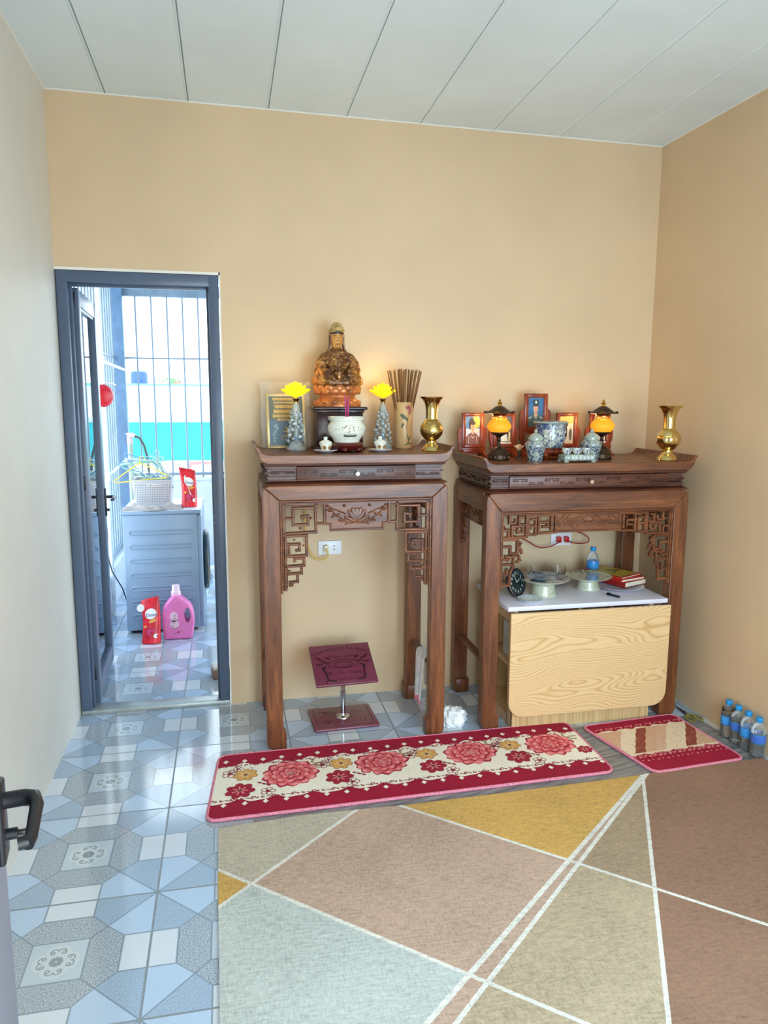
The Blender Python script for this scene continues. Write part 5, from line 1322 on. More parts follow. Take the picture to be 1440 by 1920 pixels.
def peony(cx_, cy_, Rp, seed):
    q = random.Random(seed); M1.k = 0
    for ring, (rr_, n, pr, c) in enumerate(((.80, 13, .34, 4), (.78, 13, .30, 3), (.52, 10, .30, 4), (.50, 10, .26, 3), (.26, 7, .22, 4), (.24, 7, .18, 3), (.10, 5, .12, 5))):
        fn = M1.lay(c); tips, tips2 = [], []
        for k in range(n):
            a = 2*PI*k/n+ring//2*.3+q.uniform(-.08, .08); rq = Rp*pr*q.uniform(.85, 1.1)
            disc(M1.m, fn, cx_+Rp*rr_*math.cos(a)*1.12, cy_+Rp*rr_*math.sin(a)*.96, rq*1.02, rq*.84, 11, a, 5, .06)
            if c == 3: tips.append((cx_+Rp*(rr_+pr*.55)*math.cos(a)*1.12, cy_+Rp*(rr_+pr*.55)*math.sin(a)*.96, rq*.30, rq*.5, a)); tips2.append((cx_+Rp*(rr_-pr*.1)*math.cos(a+.16)*1.12, cy_+Rp*(rr_-pr*.1)*math.sin(a+.16)*.96, rq*.45, rq*.07, a))
        if ring == 0: disc(M1.m, fn, cx_, cy_, Rp*.8, Rp*.72)
        if tips and ring < 6:
            fn2_ = M1.at(.0003+.00022*min(M1.k, 6)+.00009); M1.m.mat(5)
            for q_ in tips: disc(M1.m, fn2_, q_[0], q_[1], q_[2], q_[3], 9, q_[4])
            M1.m.mat(4)
            for q_ in tips2: disc(M1.m, fn2_, q_[0], q_[1], q_[2], q_[3], 8, q_[4])
    for k in range(7): a = 2*PI*k/7; ribbon(M1.m, M1.lay(1), [(cx_+.006*math.cos(a), cy_+.006*math.sin(a)), (cx_+.022*math.cos(a), cy_+.020*math.sin(a))], .0026)
def bloom(cx_, cy_, r, c, c2_, n=7, cc=6, rot=0.):
    M1.k = 1; fn = M1.lay(cc)
    for k in range(n): a = 2*PI*k/n+rot; disc(M1.m, fn, cx_+r*.60*math.cos(a), cy_+r*.55*math.sin(a), r*.46, r*.34, 10, a)
    fn = M1.lay(c)
    for k in range(n): a = 2*PI*k/n+rot; disc(M1.m, fn, cx_+r*.60*math.cos(a), cy_+r*.55*math.sin(a), r*.41, r*.30, 10, a)
    fn = M1.lay(c2_)
    for k in range(n): a = 2*PI*k/n+rot; ribbon(M1.m, fn, [(cx_+r*.1*math.cos(a), cy_+r*.1*math.sin(a)), (cx_+r*.55*math.cos(a), cy_+r*.5*math.sin(a))], r*.10)
    disc(M1.m, M1.lay(6), cx_, cy_, r*.16, n=9)
def outline_flower(cx_, cy_, r):
    M1.k = 1; fn = M1.lay(2)
    for k in range(5): a = 2*PI*k/5; ribbon(M1.m, fn, arc(cx_+r*.62*math.cos(a), cy_+r*.58*math.sin(a), r*.36, 0, 360, 9), r*.11)
    disc(M1.m, fn, cx_, cy_, r*.24, n=9)
PX = (.31, .70, 1.10, 1.478)
for i, x in enumerate(PX):
    for k in range(7): M1.k = 0; disc(M1.m, M1.lay(7), x+.115+.022*math.cos(k*.9), .150+.026*math.sin(k*1.3), .020, .006, 8, .5*k)
    peony(x, .205 if i else .215, .097, i)
    M1.k = 1
for x in (.09, .49, .87, 1.26): bloom(x+.035, .175 if x > .1 else .19, .050, 8, 9, 7, 6, .3)
for x in (.075, .475, .875, 1.262, 1.628): bloom(min(x+.035, 1.612), .285 if x > .1 else .31, .058 if x < 1.6 else .036, 4, 5, 7, 2, .1)
for x in (.22, .56, .985, 1.375): outline_flower(x, .335, .030)
for x in (.06, .445, .83, 1.22): outline_flower(x, .17, .034); outline_flower(x+.03, .135, .022)
for x in (.185, .575, .965, 1.35): M1.k = 2; [disc(M1.m, M1.lay(2), x+.018*k, .265+.012*k, .011, .0055, 8, .6) for k in range(3)]
for x in (.075, .46, .85, 1.235):
    for k in range(4): M1.k = 1; ribbon(M1.m, M1.lay(6), arc(x+.02*k, .145+.028*(k % 3), .016, 90*k, 90*k+230, 8), .0028)
M1.m.obj('pile', [CRIM, CREAM_P, fabric('dark_crimson_plush', (140, 18, 52), .1, 1.6), ROSE, ROSE_D, PINKP, BROWN_P, OLIVE_P, OCHRE, fabric('pale_ochre_plush', (240, 206, 146), .06, 1.6)], t, angle=25)
M1.edging(t, EDGE)
# short striped mat
C2 = [(2.365, -.632), (2.872, -.590), (2.915, -1.062), (2.462, -1.096)]
t = thing('floor_mat', 'short plush mat with brown and beige stripes between crimson bands near the bottles', 'mat', (0, 0, .002))
M2 = Mat2(C2, .50, .485, .011); M2.slab(0, .035)
lac = lambda y: (lambda x: y+.006*math.sin(x*70)+.003*math.sin(x*130))
sw = lambda x, k: x+k
M2.band(1, lac(.085), lac(.335), .004, .496, 60)
for c, wa, wb in ((2, .0, .28), (1, .28, .44), (3, .44, .55), (2, .55, .67), (4, .67, .78), (1, .78, 1.0), (3, 1.0, 1.12), (2, 1.12, 1.36)):
    # slanting stripes: the edge moves left by .36 of the length from back to front
    M2.m.mat(c); fn = M2.at(.0007); P0 = []
    for j in range(13):
        v_3 = j/12; y = .098+.222*v_3; wob = .006*math.sin(j*2.1+wa*40); wob2 = .006*math.sin(j*2.1+wb*40)
        ua = min(max(wa-.36*v_3+wob, .012), .988); ub = min(max(wb-.36*v_3+wob2, .012), .988)
        P0.append((ua, ub, y))
    for (a0, b0, y0_), (a1, b1, y1_) in zip(P0, P0[1:]):
        if b0-a0 < 1e-4 and b1-a1 < 1e-4: continue
        for q in range(4):
            e = lambda a, b, k: a+(b-a)*k/4
            M2.m.f([M2.m.v(fn(u*M2.L, y)) for u, y in ((e(a0, b0, q), y0_), (e(a1, b1, q), y1_), (e(a1, b1, q+1), y1_), (e(a0, b0, q+1), y0_))])
for i in range(16):
    x = .05+.027*i; y = .13+.17*((i*.37) % 1); M2.k = 3; ribbon(M2.m, M2.lay(6), arc(x, y, .022, 40*i, 40*i+170, 8), .0022)
for i in range(9):
    x = .035+.054*i; M2.k = 4
    fn = M2.lay(7); ribbon(M2.m, fn, arc(x, .355, .022, 160, 400, 10, .017), .004); disc(M2.m, fn, x, .358, .008, n=8); ribbon(M2.m, fn, arc(x+.027, .345, .010, 0, 300, 8), .003); disc(M2.m, fn, x+.015, .392, .006, .005, 7); disc(M2.m, fn, x-.012, .388, .004, n=6)
    ribbon(M2.m, fn, arc(x, .072, .016, 180, 420, 8, .010), .004); disc(M2.m, fn, x+.02, .064, .005, n=6)
M2.m.obj('pile', [CRIM, fabric('ivory_plush', (236, 214, 182), .05, 1.4), fabric('tan_plush', (214, 170, 138), .06, 1.4), fabric('red_brown_plush', (146, 66, 48), .08, 1.4), fabric('peach_plush', (222, 178, 148), .06, 1.4), fabric('pale_peach_plush', (228, 192, 162), .06, 1.4), fabric('soft_tan_line', (206, 170, 140), .05, 1.4), PINKP], t, angle=25)
M2.edging(t, EDGE, .0068, .035)

# ---- reading stand
LQ = plain('maroon_lacquer', (120, 54, 72), .3, vary=.05, sc=8, Coat_Weight=.25); LQD = plain('dark_engraving', (58, 8, 26), .5)
rs_ = thing('reading_stand', 'maroon lacquered reading stand with engraved lotus under the narrow altar', 'stand', (1.262, -.300, 0), R(2))
MB().box((-.157, -.125, .001), (.157, .125, .015), .006, 3).obj('base', LQ, rs_)
m = MB(); fb_ = lambda x, y: (x, y, .0153)
ribbon(m, fb_, [(-.135, .105), (-.135, -.095), (-.12, -.105), (.12, -.105), (.135, -.095), (.135, .105)], .003)
ribbon(m, fb_, [(-.11, .065), (-.045, .062)], .007); ribbon(m, fb_, [(-.085, .062), (-.075, .035), (-.062, .030)], .006); ribbon(m, fb_, [(-.05, .04), (-.035, .046), (-.03, .03)], .004)
ribbon(m, fb_, [(.05, .05), (.07, .056), (.075, .04), (.09, .05), (.10, .03)], .004)
ribbon(m, fb_, [(-.105, -.045), (-.06, -.042)], .007); ribbon(m, fb_, [(-.082, -.042), (-.078, -.08)], .006); ribbon(m, fb_, [(-.055, -.055), (-.053, -.07), (-.04, -.072), (-.038, -.055)], .004)
ribbon(m, fb_, [(.03, -.065), (.045, -.05), (.055, -.07), (.07, -.055), (.085, -.07), (.10, -.055), (.105, -.035)], .004)
m.obj('engraving', LQD, rs_)
m = MB(); m.lathe([(0, .0155), (.036, .0155), (.034, .020), (.016, .026), (.0125, .034), (0, .036)], 20); m.lathe([(.0125, .030), (.0125, .135), (.0145, .136), (.0145, .144), (.0105, .145), (.0105, .27)], 20)
for k in range(4): m.ell((.027*math.cos(k*PI/2+.6), .027*math.sin(k*PI/2+.6), .020), .0042, 8, 6)
m.obj('pole', STEEL, rs_)
bd = MB().box((-.150, -.126, -.007), (.150, .126, .007), .005, 3).obj('book_board', LQ, rs_, (.0, -.005, .283), (R(29), 0, R(1)))
m = MB(); fe = lambda x, y: (x, y, .0074)
put_text(m, 'NAM MÔ A DI ĐÀ PHẬT', .0245, lambda x, y: fe(x, y+.088), bend=.30, spacing=1.02)
put_text(m, 'Bi - Trí - Dũng', .026, lambda x, y: fe(x, y-.066), spacing=1.02)
ribbon(m, fe, arc(0, -.002, .075, 0, 360, 28, .026), .0035); ribbon(m, fe, arc(0, -.006, .045, 0, 360, 24, .017), .0035)
for s in (-1, 1):
    for k, (x, y, a, l) in enumerate(((.085, .012, .25, .020), (.105, .030, .35, .022), (.115, .004, .0, .018), (.095, -.016, -.4, .018), (.120, .045, .5, .014), (.07, .036, .5, .018))): disc(m, fe, s*x, y, l, .0042, 8, s*a)
    for k in range(4): ribbon(m, fe, arc(s*(.02+.018*k), .036+.003*math.sin(k), .010, 180, 0, 6), .0024)
m.obj('engraving', LQD, bd)
m = MB(); m.box((-.095, -.122, .007), (.095, -.108, .020), .003); m.obj('book_ledge', LQ, bd)
for s in (-1, 1):
    m = MB(); m.tube([(s*.098, -.028, .009), (s*.098, -.045, .016), (s*.090, -.07, .018), (s*.092, -.095, .022), (s*.086, -.112, .026), (s*.07, -.118, .026), (s*.055, -.116, .024)], .0024, 8); m.ell((s*.098, -.026, .009), .0055, 10, 8); m.obj('page_clip', BLACKM, bd)

# ---- cloth on the altar's stretcher, and a crumpled white bag
CL = plain('white_towelling', (232, 234, 238), .95, vary=.06, sc=40, bump=.3)
t = thing('hand_towel', 'white towel with pink hem hanging over the right stretcher of narrow altar', 'towel', (1.664, -.325, 0))
m = MB(); G = []
def tw(s_, q): # s along drape, q across (y)
    y = (q-.5)*.15; d = s_
    fold = .008*math.sin(q*9+1)+.004*math.sin(q*21)
    if d < .22: return (-.021-.010*(1-d/.22)-fold*(1-d/.3)-.002, y*(1-.15*(1-d/.22))-.01*(1-d/.22), .082+d+.012*math.sin(q*6)*(1-d/.22))
    if d < .28:
        a = PI*(d-.22)/.06; return (-.0215*math.cos(a), y*1., .312+.0145*math.sin(a)+.0012)
    return (.0225+fold*.5*(d-.28)/.15, y, .312-(d-.28))
nn = 36
for i in range(nn+1): G.append([m.v(tw(.46*i/nn, q/16)) for q in range(17)])
for k, (a, b) in enumerate(zip(G, G[1:])):
    m.mat(1 if k < 2 else 0)
    for j in range(16): m.f((a[j], a[j+1], b[j+1], b[j]))
o = m.obj('cloth', [CL, plain('pink_hem', (238, 140, 160), .9)], t); sd_ = o.modifiers.new('thick', 'SOLIDIFY'); sd_.thickness = .003; sd_.offset = 0
m = MB(); m.box((-.028, -.083, .045), (-.0245, -.071, .098), .001); m.obj('hang_tag', plain('lilac_ribbon', (214, 178, 222), .8), t)
def crumple(name, label, cat, loc, sc, mat_, seed, lo=0.):
    q = random.Random(seed); t_ = bmesh.new(); bmesh.ops.create_icosphere(t_, subdivisions=4, radius=1)
    dirs = [V((q.gauss(0, 1), q.gauss(0, 1), q.gauss(0, 1))).normalized() for _ in range(26)]
    for v in t_.verts:
        n = v.co.normalized(); r_ = 1.
        for k, d in enumerate(dirs): r_ -= .085*max(0, 1-abs(n.dot(d)-.30-.02*k)*9)*(1 if k % 2 else -.7)
        r_ *= (1+.10*math.sin(n.x*9+seed)*math.sin(n.y*8))
        p = n*r_; v.co = V((p.x*sc[0], p.y*sc[1], max(lo, p.z*sc[2]+sc[2]*.55)))
    m = MB(); m.merge(t_); return tag(m.obj(name, mat_, None, loc, angle=24), label, cat)
crumple('plastic_bag', 'crumpled white plastic bag on tiles between the two altars', 'bag', (1.772, -.455, 0.0006), (.072, .060, .055), plain('white_plastic_film', (238, 240, 238), .35, vary=.03), 5)

# ---- scissors on the vinyl sheet by the right wall
t = thing('scissors', 'black-bladed scissors with olive handles lying on grey sheet by wall', 'scissors', (2.952, -.585, .0022), R(0))
olv = plain('olive_yellow_plastic', (142, 132, 66), .4); 
for s, nm in ((1, 0), (-1, 1)):
    m = MB(); zz = .002+.0028*nm
    m.prism([(s*.001, .100-.006*nm), (s*.011, .02), (s*.010, -.012), (-s*.008, -.012), (-s*.009, .01)], zz, zz+.0024, 'xy'); m.obj('blade', plain('dark_blade_steel', (64, 70, 78), .25, .8), t)
    m = MB(); m.tube([(-s*.004, -.010, zz+.003), (-s*.010, -.03, zz+.003)], [.006, .006], 8, flat=.6)
    m.tube([(-s*(.022+.014*math.cos(a)), -.062+.034*math.sin(a), zz+.003) for a in [2*PI*i/20 for i in range(20)]], .0055, 8, True, flat=.65); m.obj('handle', olv, t)
MB().lathe([(0, .001), (.0045, .001), (.0045, .0085), (0, .009)], 14).obj('pivot', STEEL, t)
# ------------------------------------------------------------------ balcony beyond the door
BLUEP = plain('pale_blue_white_paint', (206, 216, 226), .6, vary=.03)
GRILLE = plain('blue_grey_painted_steel', (126, 146, 164), .4)
m = MB().box((-.35, .10, -.12), (4.6, 3.16, 0)); struct(m.obj('balcony_floor', FLOOR), 'patterned tile floor of the balcony beyond the door', 'floor')
m = MB().box((-.35, 3.02, 0), (4.6, 3.14, .835)); m.box((-.36, 3.0, .835), (4.61, 3.16, .858), .004); struct(m.obj('balcony_parapet', BLUEP), 'low pale blue parapet wall at the back of the balcony', 'parapet')
m = MB().box((-.30, .10, 0), (-.12, 3.02, .27)); m.box((-.31, .10, .27), (-.11, 3.0, .285), .003); struct(m.obj('balcony_kerb', BLUEP), 'low white kerb under the left balcony grille', 'kerb')
m = MB()
for k in range(34): m.tube([(.010+.1292*k, 3.06, .858), (.010+.1292*k, 3.06, 2.40)], .0075, 8)
m.box((-.2, 3.050, 1.881), (4.5, 3.07, 1.895)); m.box((-.2, 3.045, .875), (4.5, 3.075, .90))
struct(m.obj('balcony_grille', GRILLE), 'grille of slim vertical bars over the balcony parapet', 'grille')
m = MB()
for k in range(24): m.tube([(-.17, .22+.118*k, .285), (-.17, .22+.118*k, 2.52)], .0085, 8)
m.box((-.18, .12, 1.881), (-.16, 3.0, 1.895)); m.box((-.185, .12, .30), (-.155, 3.0, .32))
struct(m.obj('side_grille', GRILLE), 'grille of close vertical bars along the left of the balcony', 'grille')
m = MB().box((-.19, 2.97, 0), (-.085, 3.075, 2.6), .004); struct(m.obj('corner_post', plain('slate_blue_post', (108, 140, 172), .45)), 'square slate-blue corner post of the balcony cage', 'post')
m = MB(); P = []
for k in range(170):
    x = -.4+.03*k; P.append((x, .022*(1 if (k//2) % 2 else 0)))
pr = [(x, 2.56+z) for x, z in P]+[(x, 2.566+z) for x, z in P[::-1]]
m.prism(pr, .10, 3.35); struct(m.obj('balcony_roof', plain('blue_roof_sheet', (150, 178, 200), .5)), 'ribbed sheet roof over the balcony', 'roof')
m = MB().box((-.2, 3.03, 2.40), (4.5, 3.09, 2.46)); m.box((-.2, 3.02, 2.47), (4.5, 3.10, 2.50)); struct(m.obj('roof_beam', GRILLE), 'steel beam under the balcony roof edge', 'beam')

# ---- washing machine, side towards the door
wm = thing('washing_machine', 'grey-blue washing machine standing side-on on the balcony', 'washing machine', (.30, 1.57, 0))
WB = plain('blue_grey_enamel', (132, 156, 182), .35, .1, .02, 4)
m = MB(); m.box((-.236, -.296, .022), (.232, .296, .800), .006, 3); m.box((.225, -.290, .03), (.262, .290, .79), .010, 3)
for i in range(7):
    z = .118+.094*i; r_ = .013
    P = arcp(-.185, z, r_, 90, 270, 6)+arcp(.185, z, r_, -90, 90, 6)
    m.tube([(x, -.2975, zz) for x, zz in P], .0048, 6, True, flat=1.)
m.obj('cabinet', WB, wm)
m = MB().box((-.25, -.304, .800), (.262, .304, .824), .005, 3); m.mat(1).box((-.238, -.292, .823), (.250, .292, .826), .001); m.obj('lid_panel', [WB, plain('white_enamel_top', (226, 232, 236), .3)], wm)
m = MB(); m.lathe([(.205, 0), (.212, .016), (.205, .030), (.175, .036), (.150, .030), (.13, .012), (0, .008)], 40); m.obj('door', plain('dark_green_black_plastic', (36, 58, 64), .25), wm, (.262, 0, .43), (0, R(90), 0))
for sx in (-1, 1):
    for sy in (-1, 1): MB().lathe([(0, 0), (.024, 0), (.024, .012), (.012, .014), (.012, .026), (0, .026)], 14).obj('foot', BLACK, wm, (sx*.19, sy*.25, 0))
crumple_m = plain('grey_rag_cloth', (168, 160, 156), .95, vary=.10, sc=14, bump=.2)
m = MB(); G = []
for j in range(15):
    row = []
    for i in range(29):
        u, v_2 = i/28, j/14; x = .055+.385*u; y = 1.275+.23*v_2+.015*math.sin(u*9)
        e = min(u, 1-u, v_2*.7+.05, 1-v_2)*6; e = min(1, max(0, e))
        row.append((x+.01*math.sin(v_2*7), y, .8275+e*(.010+.010*math.sin(u*17+v_2*5)*math.sin(u*5+1)+.006*math.sin(u*31+v_2*11))+.004*e))
    G.append(row)
top = [[m.v(p) for p in r_] for r_ in G]; bot = [[m.v((p[0], p[1], .8268)) for p in r_] for r_ in G]
for A in (top, bot):
    for a, b in zip(A, A[1:]):
        for i in range(28): m.f((a[i], a[i+1], b[i+1], b[i]))
rim = lambda G_: G_[0]+[r_[-1] for r_ in G_[1:-1]]+G_[-1][::-1]+[r_[0] for r_ in G_[-2:0:-1]]
a, b = rim(top), rim(bot)
for i in range(len(a)): m.f((a[i], b[i], b[(i+1) % len(a)], a[(i+1) % len(a)]))
tag(m.obj('cleaning_rag', crumple_m), 'rumpled grey rag spread on the washing machine in front of the basket', 'rag')
# ---- open-weave basket of hangers
def weave():
    mt = Mat('pale_woven_plastic', (216, 218, 222), .5); x, y, z = mt.xyz(mt.coords())
    g = ((((x+y)*62.).frac()-.5).abs() < .2)*((((z)*62.).frac()-.5).abs() < .2); zz = (z > .022)*(z < .142)
    mt.set('Base Color', mt.mix(g*zz, (186, 188, 194), (116, 122, 134))); return mt.m
bk = thing('laundry_basket', 'pale woven plastic basket of clothes hangers on the washing machine', 'basket', (.232, 1.665, .8262))
m = MB(); bx, by = .118, .118
def rr4(a, b, z, r_=.02): return [(x-a, y-b, z) for x, y in rrect(2*a, 2*b, r_, 4)]
m.rings([rr4(bx, by, 0), rr4(bx+.012, by+.010, .160), rr4(bx+.014, by+.012, .160), rr4(bx+.016, by+.014, .166), rr4(bx+.012, by+.010, .172), rr4(bx+.007, by+.005, .166), rr4(bx-.004, by-.004, .006)], True)
m.obj('body', weave(), bk)
m = MB()
for k in range(6): m.tube([(-.02+.016*k+.008*math.cos(q*.8), -by-.0105-.0006*q, .135+.008*math.sin(q*.8)) for q in range(9)], .0022, 6)
m.obj('rim_ornament', plain('white_relief_plastic', (226, 226, 222), .5), bk)
HC = [plain('pale_green_hanger', (140, 190, 166), .4), plain('white_hanger', (206, 210, 210), .4), plain('pale_blue_hanger', (104, 158, 190), .4), plain('yellow_hanger', (232, 206, 70), .4)]
hm = []
for c in range(4):
    m = MB(); m.tube([(-.19, 0, 0), (-.17, 0, .012), (-.02, 0, .10), (0, 0, .105), (.02, 0, .10), (.17, 0, .012), (.19, 0, 0), (.17, 0, -.010), (-.17, 0, -.010)], .0042, 8, True)
    m.tube([(0, 0, .105), (0, 0, .135)]+[(.018-.018*math.cos(a)*-1 if False else .018-.018*math.cos(a), 0, .135+.020*math.sin(a)) for a in [PI*.25*k for k in range(6)]], .0026, 6)
    q = m.mesh('clothes_hanger'); q.materials.append(HC[c]); hm.append(q)
WH = ('front', 'second', 'third', 'fourth', 'fifth', 'sixth', 'seventh', 'eighth', 'rear')
for k in range(9):
    c = (3, 0, 1, 2, 1, 0, 2, 1, 0)[k]
    o = bpy.data.objects.new('clothes_hanger', hm[c]); COL.objects.link(o)
    o.location = (.16+.018*(k % 3)+.012*(k % 2), 1.572+.0225*k, 1.005+.014*(k % 4)); o.rotation_euler = (Matrix.Rotation(R(-12), 3, 'Z') @ Matrix.Rotation(R(-10), 3, 'X') @ Matrix.Rotation(R((-6, 24, 34, 16, 40, 28, 46, 20, 36)[k]), 3, 'Y')).to_euler()
    tag(o, '%s plastic clothes hanger, %s in the basket on the washing machine' % (('pale green', 'white', 'pale blue', 'yellow')[c], WH[k]), 'hanger', 'clothes hangers in the basket')

# ---- detergent pouches and bottle
RD = plain('red_pouch_film', (214, 36, 52), .25, vary=.16, sc=16); WHT = plain('white_pouch_print', (244, 240, 240), .35); ORG = plain('orange_print', (240, 170, 80), .4); NAV = plain('navy_print', (40, 56, 110), .4); MAG = plain('magenta_print', (226, 70, 130), .4)
def pouch(loc, rz, W, H, label, lean, swirl):
    t = thing('detergent_pouch', label, 'pouch', loc, 0, None, rot=(lean, 0, rz))
    m = MB(); n = 12; rows = []
    for j in range(n+1):
        s = j/n; z = H*s; d = .034*(1-s)**.7+.0025; w = W/2*(1-.06*math.sin(s*PI)+(.0 if s < .8 else -.05*(s-.8)*5*swirl))
        dx = .006*math.sin(s*4)
        rows.append([(dx+w*math.cos(a)*(abs(math.cos(a))**-.35 if abs(math.cos(a)) > .15 else 1)*.98 if False else dx+w*math.copysign(abs(math.cos(a))**.55, math.cos(a)), d*math.sin(a), z+.016*swirl*math.cos(a)*s*s) for a in [2*PI*i/24 for i in range(24)]])
    m.rings(rows)
    def fr(x, z):
        s = z/H; d = .034*(1-s)**.7+.0025; w = W/2*.95; q = min(.999, abs(x)/w); return (.006*math.sin(s*4)+x, -d*(1-q**3.6)**.5-.0008, z+.016*swirl*(x/w)*s*s)
    m.mat(1); disc(m, fr, 0, H*.66, W*.30, H*.12, 18)
    if swirl < 0: polyflat(m, fr, [(-W*.40, H*.55), (W*.05, H*.30), (W*.42, H*.05), (W*.43, H*.55), (W*.36, H*.90), (-W*.25, H*.80)])
    m.mat(3); put_text(m, 'Dnee', W*.27, lambda x, y: (lambda p: (p[0], p[1]-.0008, p[2]))(fr(x+.004, H*.60+y)))
    m.mat(2); disc(m, lambda x, z: (lambda p: (p[0], p[1]-.0004, p[2]))(fr(x, z)), W*.08, H*.50, W*.22, H*.035, 12, .3)
    m.mat(4)
    for k in range(4): ribbon(m, lambda x, z: (lambda p: (p[0], p[1]-.0004, p[2]))(fr(x, z)), arc(-W*.05+.008*k, H*.22, W*.22, 30*k, 30*k+150, 8), .006)
    m.mat(1); disc(m, fr, W*.28, H*.17, W*.14, H*.05, 12); m.mat(2); disc(m, fr, -W*.3, H*.38, W*.08, H*.03, 10)
    m.obj('pouch_body', [RD, WHT, ORG, NAV, MAG], t)
    return t
pp = pouch((.232, 1.070, .001), R(-6), .118, .285, 'red detergent refill pouch on balcony tiles left of the pink bottle', R(-8), 1.)
m = MB(); m.lathe([(0, -.014), (.022, -.014), (.024, -.010), (.024, .010), (.022, .014), (0, .014)], 20); m.obj('spout_cap', WHT, pp, (-.060, -.006, .225), (R(90), R(20), 0))
pouch((.480, 1.42, .8275), R(10), .105, .255, 'red and white detergent pouch standing on the washing machine', R(-3), -1.)
PKM = plain('pink_bottle_plastic', (240, 128, 196), .3, vary=.03)
pk = thing('detergent_bottle', 'pink fabric-softener jug with handle on balcony tiles before the washing machine', 'bottle', (.396, 1.150, 0))
out = [(-.088, .012), (-.078, .001), (.075, .001), (.092, .010), (.100, .05), (.106, .10), (.105, .15), (.098, .195), (.080, .232), (.052, .258), (.030, .276), (.020, .292), (-.030, .292), (-.036, .276), (-.062, .250), (-.086, .215), (-.094, .18), (-.094, .08)]
m = MB().prism(out, -.05, .05); ob = m.obj('body', PKM, pk)
bv = ob.modifiers.new('round', 'BEVEL'); bv.width = .022; bv.segments = 4; bv.limit_method = 'ANGLE'; bv.angle_limit = R(50)
ct = MB(); ct.rings([[(.064+.019*math.cos(a)-.1*.0, y, .162+.048*math.sin(a)+.10*.019*math.cos(a)) for a in [2*PI*i/24 for i in range(24)]] for y in (-.1, .1)]); co = ct.obj('cutter', PKM)
bo = ob.modifiers.new('hole', 'BOOLEAN'); bo.object = co; bo.operation = 'DIFFERENCE'; bo.solver = 'EXACT'
co.parent = pk
bpy.context.view_layer.update(); dg = bpy.context.evaluated_depsgraph_get(); nm = bpy.data.meshes.new_from_object(ob.evaluated_get(dg)); ob.modifiers.clear(); ob.data = nm
for p in nm.polygons: p.use_smooth = True
nm.set_sharp_from_angle(angle=R(35)); bpy.data.objects.remove(co)
MB().lathe([(0, .288), (.031, .288), (.031, .312), (.026, .314), (.0245, .316), (.0235, .352), (.021, .356), (0, .356)], 26, (-.006, 0, 0), shape=lambda a, z: 1+.012*math.cos(24*a)*(z > .31)).obj('cap', plain('pale_pink_cap', (246, 214, 232), .3), pk)
m = MB(); fp = lambda x, z: (x, -.0508, z)
m.mat(0); disc(m, fp, -.02, .155, .026, .034, 16); disc(m, fp, -.018, .105, .030, .026, 16); 
m.mat(1); fq = lambda x, z: (x, -.0512, z)
for k in range(6): ribbon(m, fq, arc(-.02+.012*math.cos(k), .13+.03*math.sin(k*1.7), .010, 50*k, 50*k+200, 8), .0022)
m.mat(2); ribbon(m, fq, arc(-.016, .098, .020, 200, 330, 8), .005); m.mat(1); ribbon(m, fq, [(-.03, .04), (-.01, .05), (.0, .044), (.03, .062)], .003); m.mat(3); disc(m, fq, .004, .052, .007, .005, 8)
m.obj('label', [plain('pale_pink_print', (250, 206, 226), .35), plain('grey_print', (128, 120, 136), .4), plain('olive_print', (158, 150, 96), .4), RED_PL], pk)

# ---- bits on the left: red ball-shaped basin, drying arms, switch box and cable, standpipe with hose
t = thing('red_basin', 'round red plastic basin hanging on the left balcony grille', 'basin', (-.06, 1.62, 1.566), 0, None, rot=(R(90), 0, R(38)))
m = MB(); m.lathe([(.0, .030), (.03, .029), (.052, .022), (.066, .008), (.072, -.006), (.076, -.008), (.073, -.012), (.066, -.004), (.05, .014), (0, .022)], 32); m.obj('bowl', RED_PL, t)
m = MB(); m.tube([(0, .074, -.008), (.0, .085, .03), (.0, .082, .10), (0, .07, .16)], .003, 6); m.obj('hook', STEEL, t)
t = thing('drying_rack', 'white clothes-drying pole with two slanting arms by the left grille', 'drying rack', (-.09, 1.78, 0))
WP = plain('white_enamel_pipe', (236, 242, 244), .35)
MB().tube([(0, 0, .0), (0, 0, 2.5)], .014, 12).obj('pole', WP, t)
for z0, z1 in ((1.81, 1.755), (1.00, 1.10)): MB().tube([(0, -.01, z0), (.05, .13, (z0+z1)/2), (.11, .30, z1)], .0095, 10).obj('arm', WP, t)
for z in (1.81, 1.00): MB().box((-.020, -.020, z-.03), (.020, .020, z+.03), .004).obj('clamp', WP, t)
t = thing('switch_box', 'small grey switch box with black cable behind the balcony door leaf', 'switch', (-.085, 1.46, 1.045))
MB().box((-.02, -.02, -.035), (.025, .02, .035), .004).obj('box', plain('slate_grey_plastic', (92, 104, 118), .4), t)
MB().tube([(.0, .0, -.03), (.004, -.01, -.12), (.02, -.02, -.25), (.03, -.03, -.40), (.02, -.02, -.52), (.04, .02, -.66), (.085, .12, -.80), (.11, .18, -.93)], .0045, 8).obj('cable', plain('grey_cable', (62, 74, 84), .5), t)
t = thing('standpipe', 'pale standpipe with tap and dark curved hose behind the hanger basket', 'water pipe', (.045, 2.02, 0))
MB().tube([(0, 0, 0), (0, 0, 1.24)], .019, 12).obj('pipe', plain('pale_green_grey_pipe', (176, 190, 178), .4), t)
m = MB(); m.tube([(0, 0, 1.22), (0, 0, 1.275), (.02, -.01, 1.285), (.04, -.02, 1.275)], [.022, .021, .016, .014], 12); m.ell((0, 0, 1.29), (.03, .012, .010), 12, 8); m.obj('tap', plain('pale_pink_tap', (214, 196, 206), .4), t)
MB().tube([(.035, -.02, 1.272), (.07, -.03, 1.262), (.10, -.04, 1.21), (.122, -.05, 1.12), (.13, -.05, 1.00), (.125, -.02, .9), (.07, .02, .5), (.05, .03, .1)], .0095, 10).obj('hose', plain('dark_green_hose', (74, 92, 92), .4), t)
